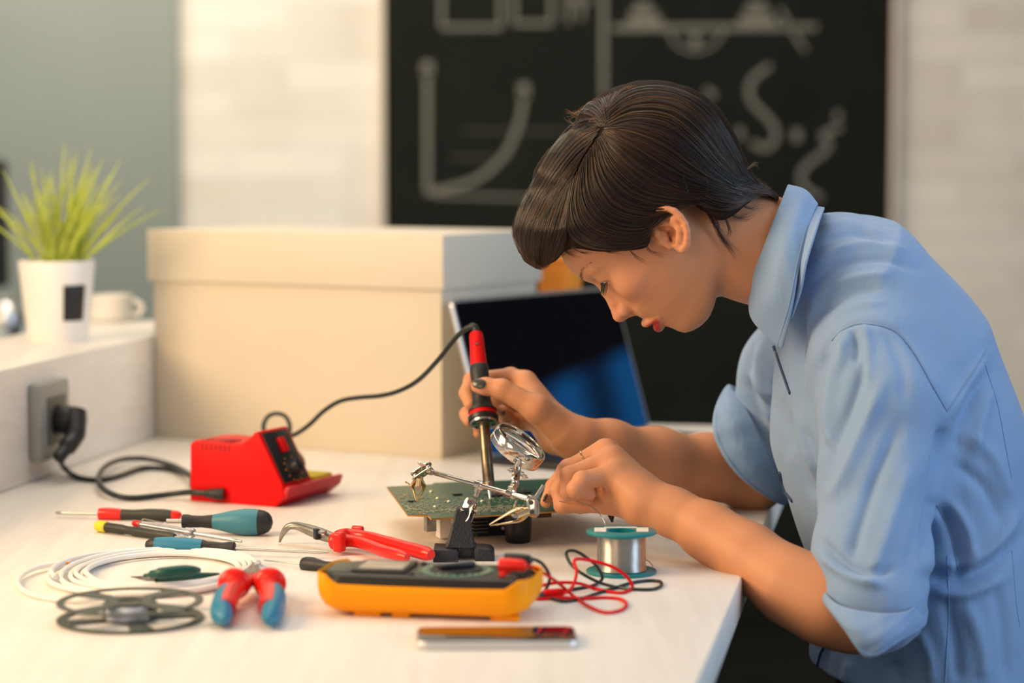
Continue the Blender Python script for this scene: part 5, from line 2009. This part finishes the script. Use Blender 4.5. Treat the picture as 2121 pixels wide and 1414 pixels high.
MB().tube(ed_, .0005, 6, closed=True).build('cuff_stitching', 'seam', cf2)
# collar
C1 = [(1551, 606, 2.338), (1560, 566, 2.308), (1584, 504, 2.296), (1610, 436, 2.312), (1631, 383, 2.36), (1614, 430, 2.408), (1590, 500, 2.424), (1566, 566, 2.410), (1556, 600, 2.380)]
C2 = [(1558, 664, 2.312), (1592, 608, 2.276), (1620, 520, 2.270), (1648, 440, 2.300), (1668, 394, 2.36), (1652, 440, 2.42), (1628, 510, 2.45), (1600, 590, 2.440), (1574, 650, 2.40)]
C3 = [(1621, 725, 2.292), (1642, 638, 2.266), (1655, 560, 2.262), (1676, 468, 2.294), (1694, 424, 2.36), (1682, 470, 2.43), (1662, 550, 2.46), (1640, 630, 2.450), (1610, 710, 2.42)]
col_, cc3 = band('collar', [C1, C2, C3], False, th=.0022, wob=.0004)
n_ = len(cc3)
MB().tube([Vector(cc3[i, -2]) + Vector((0, -.0016, 0)) for i in range(n_ // 2)], .0005, 6).build('collar_stitching', 'seam', col_)
K1 = [(1640, 660, 2.276), (1660, 600, 2.262), (1672, 540, 2.258), (1694, 470, 2.284), (1708, 432, 2.36), (1696, 470, 2.44), (1680, 540, 2.465)]
K2 = [(1612, 640, 2.30), (1632, 590, 2.285), (1646, 530, 2.282), (1668, 462, 2.305), (1684, 428, 2.36), (1668, 462, 2.42), (1652, 530, 2.44)]
band('collar_stand', [K1, K2], False, th=.003, wob=0)

# ------------------------------------------------------------------ trousers and shoes
M['trouser'] = mat('black_trousers', (.012, .013, .017), .8, bump=.2, bscale=300)
hx = P(1915, 1420, SYC)


def trou(p):
    a = V3((hx.x, 2.385, .90))
    d = ellipsoid(p, V3((hx.x + .005, 2.385, .83)), np.eye(3), (.112, .165, .13))
    for s_ in (-1, 1):
        h0, k0, an = V3((hx.x, 2.385 + s_ * .075, .78)), V3((hx.x - .01, 2.385 + s_ * .10, .45)), V3((hx.x + .04, 2.385 + s_ * .11, .10))
        l_ = smin(cone(p, h0, k0, .085, .062), cone(p, k0, an, .062, .052), .03)
        d = smin(d, l_, .04)
    return smax(d, .075 - p[:, 2], .004)


Vt, Ft = surface(trou, (hx.x - .2, 2.1, .05), (hx.x + .2, 2.68, 1.0), .006)
npobj('trousers', Vt, Ft, 'trouser', who)
for s_ in (-1, 1):
    c = V3((hx.x + .04, 2.385 + s_ * .11, 0))

    def sh(p, c=c):
        d = smin(cone(p, c + (0.02, 0, .045), c + (-.16, 0, .035), .042, .036), cone(p, c + (0, 0, .05), c + (0, 0, .11), .044, .042), .02)
        return smax(d, .002 - p[:, 2], .004)
    Vk, Fk = surface(sh, c - (.25, .07, .0), c + (.1, .07, .18), .006)
    npobj('shoe', Vk, Fk, 'black_rubber', who)

# ------------------------------------------------------------------ hair
SIL = [(1112, 558), (1085, 540), (1067, 503), (1062, 470), (1074, 430), (1098, 388), (1106, 352), (1132, 312), (1162, 284), (1186, 262), (1196, 236), (1226, 206), (1262, 184), (1310, 169), (1352, 165),
       (1402, 172), (1450, 191), (1490, 224), (1516, 264), (1534, 304), (1552, 344), (1568, 372), (1590, 388), (1612, 404)]
LOWER = [(1090, 600), (1112, 560), (1148, 543), (1166, 523), (1192, 515), (1240, 521), (1300, 519), (1340, 511), (1350, 480), (1356, 450), (1376, 433), (1402, 429), (1428, 412), (1446, 428), (1470, 444),
         (1494, 456), (1520, 446), (1548, 424), (1580, 404), (1616, 412), (1660, 440)]
SILH = np.array([px2head(x, y, 0)[:2] for x, y in SIL])
LOWH = np.array([px2head(x, y, 148)[:2] for x, y in LOWER])
deep = np.array([px2head(x, y, 0)[:2] for x, y in ((1640, 560), (1400, 700), (1160, 640))])
SPOLY = np.concatenate([np.array(spline([tuple(a) for a in SILH], 4)), deep])
nS = (len(SILH) - 1) * 4 + 1
up_pts = np.array([px2head(x, y, 148)[:2] for x, y in ((1700, 100), (1300, 0), (900, 100), (950, 600))])
KPOLY = np.concatenate([np.array(spline([tuple(a) for a in LOWH], 3)), up_pts])


def inside(q, poly):
    x, y = q[:, 0], q[:, 1]
    c = np.zeros(len(q), bool)
    for i in range(len(poly)):
        a, b = poly[i - 1], poly[i]
        m = ((a[1] > y) != (b[1] > y))
        xx = (b[0] - a[0]) * (y - a[1]) / (b[1] - a[1] + 1e-12) + a[0]
        c ^= m & (x < xx)
    return c


def segd(q, pl):
    d = np.full(len(q), 1e9)
    for a, b in zip(pl[:-1], pl[1:]):
        ab = b - a
        t = np.clip(((q - a) @ ab) / (ab @ ab), 0, 1)
        d = np.minimum(d, np.hypot(*(q - a - t[:, None] * ab).T))
    return d


HW, HD = 161.0, 168.0


def sil_d(q2):
    d = segd(q2, SPOLY[:nS])
    return np.where(inside(q2, SPOLY), d, -d)


def dome_s(q2, lift_=0.0):
    d = np.clip(sil_d(q2) + lift_, 0, HD)
    return (HW + lift_) * np.sqrt(np.maximum(1 - (1 - d / HD) ** 2, 0))


def hair_sdf(p):
    q = tohead(p)
    q2 = q[:, :2]
    d = sil_d(q2)
    k = np.maximum(1 - d / HD, 0)
    g = (np.sqrt(k * k + (q[:, 2] / HW) ** 2 + 1e-9) - 1) * HW
    kk = segd(q2, KPOLY[:(len(LOWH) - 1) * 3 + 1])
    kk = np.where(inside(q2, KPOLY), -kk, kk)
    # strand-like relief that follows the combing direction
    rad = np.hypot(q[:, 0] - 75, q[:, 1] - 245)
    an = np.arctan2(q[:, 1] - 245, q[:, 0] - 75)
    rel = .5 * np.sin(an * 34 + 2 * np.sin(rad * .02)) + .4 * np.sin(an * 61 + rad * .03)
    g = g + rel * np.clip(rad / 120, 0, 1)
    return smax(g * .85, kk, 9) * HS


Vh, Fh = surface(hair_sdf, HO - .22, HO + .22, .0026, newton=1)


def hair_base():
    m = mat('hair_base', (.016, .008, .005), .7, spec=.12)
    return m


M['hairb'] = hair_base()
hair = npobj('hair', Vh, Fh, 'hairb', who)
hm = bpy.data.materials.new('dark_brown_hair')
hm.use_nodes = True
hn_ = hm.node_tree
for n in list(hn_.nodes):
    if n.type == 'BSDF_PRINCIPLED':
        hn_.nodes.remove(n)
ph_ = hn_.nodes.new('ShaderNodeBsdfHairPrincipled')
ph_.parametrization = 'MELANIN'
ph_.inputs['Melanin'].default_value = .91
ph_.inputs['Melanin Redness'].default_value = .80
ph_.inputs['Roughness'].default_value = .24
ph_.inputs['Radial Roughness'].default_value = .35
ph_.inputs['Random Color'].default_value = .45
hn_.links.new(ph_.outputs[0], [n for n in hn_.nodes if n.type == 'OUTPUT_MATERIAL'][0].inputs[0])


def lift_px(xy, off, tmax=6):
    """photo points on the near side of the hair -> head coordinates on the hair's surface"""
    xy = np.asarray(xy, float)
    s = np.full(len(xy), 120.0)
    for _ in range(tmax):
        Y = HY - s * HS
        w_ = np.stack([(xy[:, 0] - CX) / FPX, (CY - xy[:, 1]) / FPX], 1)
        d = nF[None] + nR[None] * w_[:, :1] + nU[None] * w_[:, 1:]
        pt_ = np.array((0, 0, CAMZ)) + d * (Y / d[:, 1])[:, None]
        h_ = tohead(pt_)
        s = .5 * s + .5 * (dome_s(h_[:, :2]) + off)
    h_[:, 2] = dome_s(h_[:, :2]) + off
    return h_


def resample(g, n):
    a = np.array(spline(g, 8))
    L = np.concatenate([[0], np.cumsum(np.hypot(*np.diff(a, axis=0).T))])
    t = np.linspace(0, L[-1], n)
    return np.stack([np.interp(t, L, a[:, 0]), np.interp(t, L, a[:, 1])], 1)


NP = 18
FAM = [
    # swept back from the parting
    ([[(1238, 240), (1300, 186), (1380, 178), (1460, 212), (1512, 280), (1548, 356)], [(1244, 252), (1310, 205), (1385, 200), (1450, 238), (1500, 308), (1540, 375)],
      [(1250, 263), (1310, 240), (1385, 250), (1440, 295), (1490, 350), (1545, 392)], [(1250, 268), (1300, 285), (1370, 325), (1430, 362), (1490, 390), (1540, 404)],
      [(1246, 275), (1285, 320), (1345, 370), (1410, 395), (1470, 404), (1528, 414)], [(1238, 285), (1262, 350), (1315, 400), (1390, 418), (1450, 414), (1505, 420)],
      [(1225, 300), (1232, 370), (1270, 430), (1340, 448), (1400, 430), (1440, 420)], [(1212, 320), (1208, 400), (1238, 455), (1300, 478), (1352, 470), (1372, 440)],
      [(1200, 345), (1188, 420), (1206, 475), (1262, 500), (1318, 500), (1350, 482)], [(1188, 370), (1172, 440), (1184, 492), (1230, 514), (1290, 516), (1342, 506)]], 5200),
    # the fringe, combed forward and down
    ([[(1240, 244), (1192, 250), (1146, 300), (1106, 370), (1073, 440), (1064, 488), (1090, 540)], [(1246, 262), (1200, 285), (1148, 345), (1108, 410), (1080, 470), (1078, 510), (1098, 548)],
      [(1230, 290), (1180, 340), (1136, 410), (1104, 470), (1094, 512), (1106, 554)], [(1208, 322), (1164, 380), (1130, 440), (1112, 500), (1108, 530), (1118, 556)],
      [(1190, 360), (1160, 410), (1138, 470), (1126, 520), (1126, 552)], [(1180, 380), (1168, 440), (1154, 500), (1140, 545)], [(1186, 370), (1173, 440), (1164, 490), (1150, 536)], [(1192, 360), (1176, 440), (1172, 490), (1162, 522)]], 4600),
    # crown, short and lifted
    ([[(1252, 262), (1225, 240), (1200, 235), (1178, 246)], [(1256, 256), (1240, 222), (1222, 212), (1206, 222)], [(1262, 252), (1270, 212), (1290, 186), (1330, 172)], [(1250, 262), (1215, 262), (1190, 280), (1160, 300)]], 420),
    # nape
    ([[(1428, 408), (1460, 428), (1500, 436), (1540, 424)], [(1440, 400), (1480, 418), (1520, 424), (1556, 412)], [(1450, 392), (1500, 404), (1540, 408), (1580, 402)]], 700),
    ([[(1500, 402), (1530, 418), (1552, 410), (1576, 398)], [(1520, 380), (1550, 384), (1575, 392), (1600, 404)], [(1536, 340), (1562, 370), (1580, 380), (1602, 392)]], 420),
]
rs = np.random.RandomState(11)
strands, rads_ = [], []
for guides, cnt in FAM:
    G = np.array([resample(g, NP) for g in guides])
    nG = len(G)
    t = rs.uniform(0, nG - 1.001, cnt)
    # strands gather in locks
    lock = np.round(t * 9) / 9
    t = np.clip(lock * .4 + t * .6 + rs.normal(0, .03, cnt), 0, nG - 1.001)
    i = t.astype(int)
    fr = (t - i)[:, None, None]
    S = G[i] * (1 - fr) + G[i + 1] * fr
    a0 = rs.uniform(0, .25, cnt)
    a1 = rs.uniform(.72, 1.0, cnt)
    tt = np.linspace(0, 1, NP)
    for k in range(cnt):
        u = a0[k] + (a1[k] - a0[k]) * tt
        x = np.interp(u * (NP - 1), np.arange(NP), S[k, :, 0])
        y = np.interp(u * (NP - 1), np.arange(NP), S[k, :, 1])
        w1, w2 = rs.uniform(3, 9), rs.uniform(0, 6.28)
        amp = rs.normal(0, 2.4)
        x = x + amp * np.sin(w1 * tt + w2) * tt
        y = y + amp * np.cos(w1 * tt + w2) * tt
        strands.append((np.stack([x, y], 1), rs.uniform(.2, 4.5) * (1 if rs.rand() < .8 else 1.5) + 1.0 * math.sin(t[k] * 22)))
allxy = np.concatenate([a for a, _ in strands])
offs = np.concatenate([np.full(NP, o) for _, o in strands])
h_ = lift_px(allxy, offs)
near = h_.reshape(-1, NP, 3)
far = near[::2].copy()
far[:, :, 2] *= -1
curv = [HO + (c @ HX.T) * HS for c in near] + [HO + (c @ HX.T) * HS for c in far]


def wisps(lines, n, jit, s_, r=1.0):
    """loose hairs: photo polylines (with side distance)"""
    for g in lines:
        b = resample(g, NP)
        for k in range(n):
            j0, j1 = rs.normal(0, jit * .35, 2), rs.normal(0, jit, 2)
            t = np.linspace(0, 1, NP)[:, None]
            cut = rs.uniform(.6, 1.0)
            q = b + j0 * (1 - t) + j1 * t ** 1.5
            q = np.stack([np.interp(np.linspace(0, cut, NP), np.linspace(0, 1, NP), q[:, 0]), np.interp(np.linspace(0, cut, NP), np.linspace(0, 1, NP), q[:, 1])], 1)
            ss = (s_ if np.isscalar(s_) else np.interp(np.linspace(0, cut, NP), [0, .5, 1], s_)) + rs.normal(0, 2)
            curv.append(np.array([V3(P(x, y, HY - z * HS)) for (x, y), z in zip(q, np.broadcast_to(ss, NP))]))


wisps([[(1452, 420), (1474, 452), (1496, 492), (1530, 535)]], 70, 6, (140, 122, 108))
wisps([[(1466, 420), (1482, 450), (1492, 480), (1500, 505)], [(1490, 430), (1504, 455), (1512, 480), (1508, 500)]], 26, 5, (138, 124, 112))
wisps([[(1500, 430), (1524, 448), (1548, 448), (1570, 438)], [(1530, 420), (1556, 432), (1582, 420)], [(1546, 400), (1580, 396), (1600, 402), (1612, 414)]], 22, 7, (120, 100, 82))
wisps([[(1545, 350), (1566, 338), (1572, 346)], [(1556, 360), (1572, 372), (1590, 380)]], 16, 5, (60, 45, 40))
wisps([[(1300, 512), (1316, 530), (1336, 545)], [(1240, 516), (1262, 522), (1290, 522)], [(1186, 512), (1206, 522), (1240, 524)], [(1336, 500), (1346, 520), (1376, 528)]], 12, 4, 146)
wisps([[(1168, 480), (1166, 510), (1178, 524), (1200, 530)]], 26, 5, (90, 80, 80))
wisps([[(1205, 250), (1186, 236), (1170, 232)], [(1196, 262), (1180, 252), (1172, 240)], [(1215, 225), (1200, 232), (1176, 236)]], 16, 6, (30, 20, 10))
wisps([[(1080, 520), (1072, 500), (1060, 460)], [(1100, 545), (1120, 556), (1142, 540)], [(1098, 540), (1114, 552), (1134, 542)]], 12, 5, (20, 16, 10))
wisps([[(1120, 500), (1140, 530), (1152, 536)], [(1104, 530), (1124, 548), (1146, 528)], [(1110, 548), (1130, 550), (1150, 524)]], 22, 6, (60, 50, 40))
print('strands', len(curv))
hc = bpy.data.hair_curves.new('hair_strands')
hc.add_curves([NP] * len(curv))
allp = np.concatenate(curv) - np.array(root_of(hair))
hc.attributes['position'].data.foreach_set('vector', allp.astype(np.float32).ravel())
ra_ = hc.attributes.get('radius') or hc.attributes.new('radius', 'FLOAT', 'POINT')
prof_ = np.tile(np.concatenate([np.full(NP - 4, 1.0), [.85, .65, .4, .15]]), len(curv))
wrad = rs.choice([.00014, .0002, .00028, .00038], len(curv), p=[.3, .35, .25, .1])
wrad[len(near) + len(far):] = rs.uniform(.00008, .00015, len(curv) - len(near) - len(far))
ra_.data.foreach_set('value', (prof_ * np.repeat(wrad, NP)).astype(np.float32))
hc.materials.append(hm)
ho = bpy.data.objects.new('hair_strands', hc)
COL.objects.link(ho)
ho.parent = hair
# hair pins
M['pin'] = mat('dark_hair_pin', (.05, .12, .16), .25, .9)
for line in ([(1415, 366), (1421, 382), (1427, 402)], [(1461, 350), (1465, 372), (1467, 396)], [(1514, 360), (1521, 380), (1531, 404)]):
    q = lift_px(resample(line, 8), 4.2)
    MB().tube([Vector(HO + HX @ a * HS) for a in q], .00045, 6).build('hair_pin', 'pin', hair)


# ------------------------------------------------------------------ eyes, lashes, brows
def hp3(f, u, s):
    return Vector(hl(f, u, s))


M['eye'] = mat('eye_white', (.62, .58, .54), .12, spec=.6)
M['iris'] = mat('iris_dark', (.03, .02, .015), .1)
M['lash'] = mat('dark_lashes', (.004, .003, .003), .5)
for s_ in (1, -1):
    c = hp3(145, 61, 55 * s_)
    ey = MB().sphere(c, 23.2 * HS, None, seg=32, rings=20).build('eye', 'eye', who)
    gd = Vector(HX @ np.array((.93, -.36, .06 * s_))).normalized()
    MB().sphere(c + gd * 14.0 * HS, 10.0 * HS, None, seg=24, rings=14).build('iris', 'iris', ey)
    ls = MB()
    line = []
    for k in range(22):
        t = k / 21
        sd = (31 + 46 * t) * s_
        a_ = (abs(sd) - 55) / 27
        ff = 145 + 26 * math.sqrt(max(0, 1 - a_ * a_))
        uu = 54 - (abs(sd) - 55) * .26 - 1.0 * a_ * a_
        b0_ = hp3(ff + .3, uu, sd)
        line.append(b0_)
        out = (15 + 6 * t) * (1 + RND.uniform(-.15, .15))
        fan = (t - .45) * 9 + RND.uniform(-1.5, 1.5)
        m_ = hp3(ff + out * .60, uu - out * .45, sd + fan * s_ * .5)
        e_ = hp3(ff + out * 1.0, uu - out * .62, sd + fan * s_)
        ls.tube(spline([b0_, m_, e_], 4), [.00042, .00040, .00036, .00032, .00028, .00023, .00018, .00013, .00007], 5)
    ls.tube(line, .00055, 6)
    ls.build('eyelashes', 'lash', who)
    br = MB()
    for k in range(110):
        t = RND.random()
        sd = 14 + 72 * t
        uu = 90 + 12 * math.sin(t * 2.4) + RND.gauss(0, 2.6 * (1 - .5 * t))
        ff = np.interp(uu, _u0, _f0) - np.interp(uu, _ua, _aa) * (sd / 100) ** 2.1 + 4.5
        p0 = np.array((ff, uu, sd * s_))
        p1 = np.array((ff - 2.2, uu + 3.0 * (1 - t) - 1, (sd + 10) * s_))
        pj = []
        for q in (p0, p1):
            w_ = HO + HX @ q * HS
            dv = head_sdf(w_[None])[0]
            w_ = w_ - (HX[:, 0] * (dv - .0004))
            pj.append(Vector(w_))
        br.tube(pj, [.00016, .00007], 4)
    br.build('eyebrow', 'lash', who)

# ------------------------------------------------------------------ nails and ring
M['nail'] = mat('dark_grey_nail_polish', (.035, .042, .038), .28, coat=.4)


def nail(px, py, Y, along, normal, L=.0100, Wd=.0082, name='nail'):
    a = Vector(along).normalized()
    n = Vector(normal)
    n = (n - a * n.dot(a)).normalized()
    X = Matrix((a, n.cross(a), n)).transposed()
    MB().sphere(P(px, py, Y), 1, X, L / 2, Wd / 2, .0016, 20, 12).build(name, 'nail', who)


nail(992, 794.0, 2.4535, P(985, 797, 2.466) - P(1006, 799, 2.462), (-.1, -1, .45), .0158, .0118)
nail(964.5, 826, 2.4990, P(974, 838, 2.494) - P(966, 812, 2.508), (-.75, -.65, -.1), .0105, .0070)
nail(1044, 855, 2.4880, P(1040, 850, 2.492) - P(1048, 862, 2.508), (.3, -.9, .2), .0080, .0065)
nail(1129, 1030, 2.3260, P(1131, 1040, 2.330) - P(1141, 1018, 2.342), (-.95, -.25, .15), .0105, .0075)
nail(1151, 1046, 2.3080, P(1160, 1052, 2.308) - P(1156, 1026, 2.318), (-.95, -.35, .1), .0100, .0070)
fa, fb = P(1252, 933, 2.318), P(1173, 976, 2.320)
fx = (fb - fa).normalized()
rcx = fa.lerp(fb, .50)
u_ = fx.cross(Vector((0, 0, 1))).normalized()
v_ = fx.cross(u_)
MB().tube([rcx + (u_ * math.cos(a * .1745) + v_ * math.sin(a * .1745)) * .0116 for a in range(36)], .0009, 8, closed=True, flat=1.0).build('ring', 'gold', who)
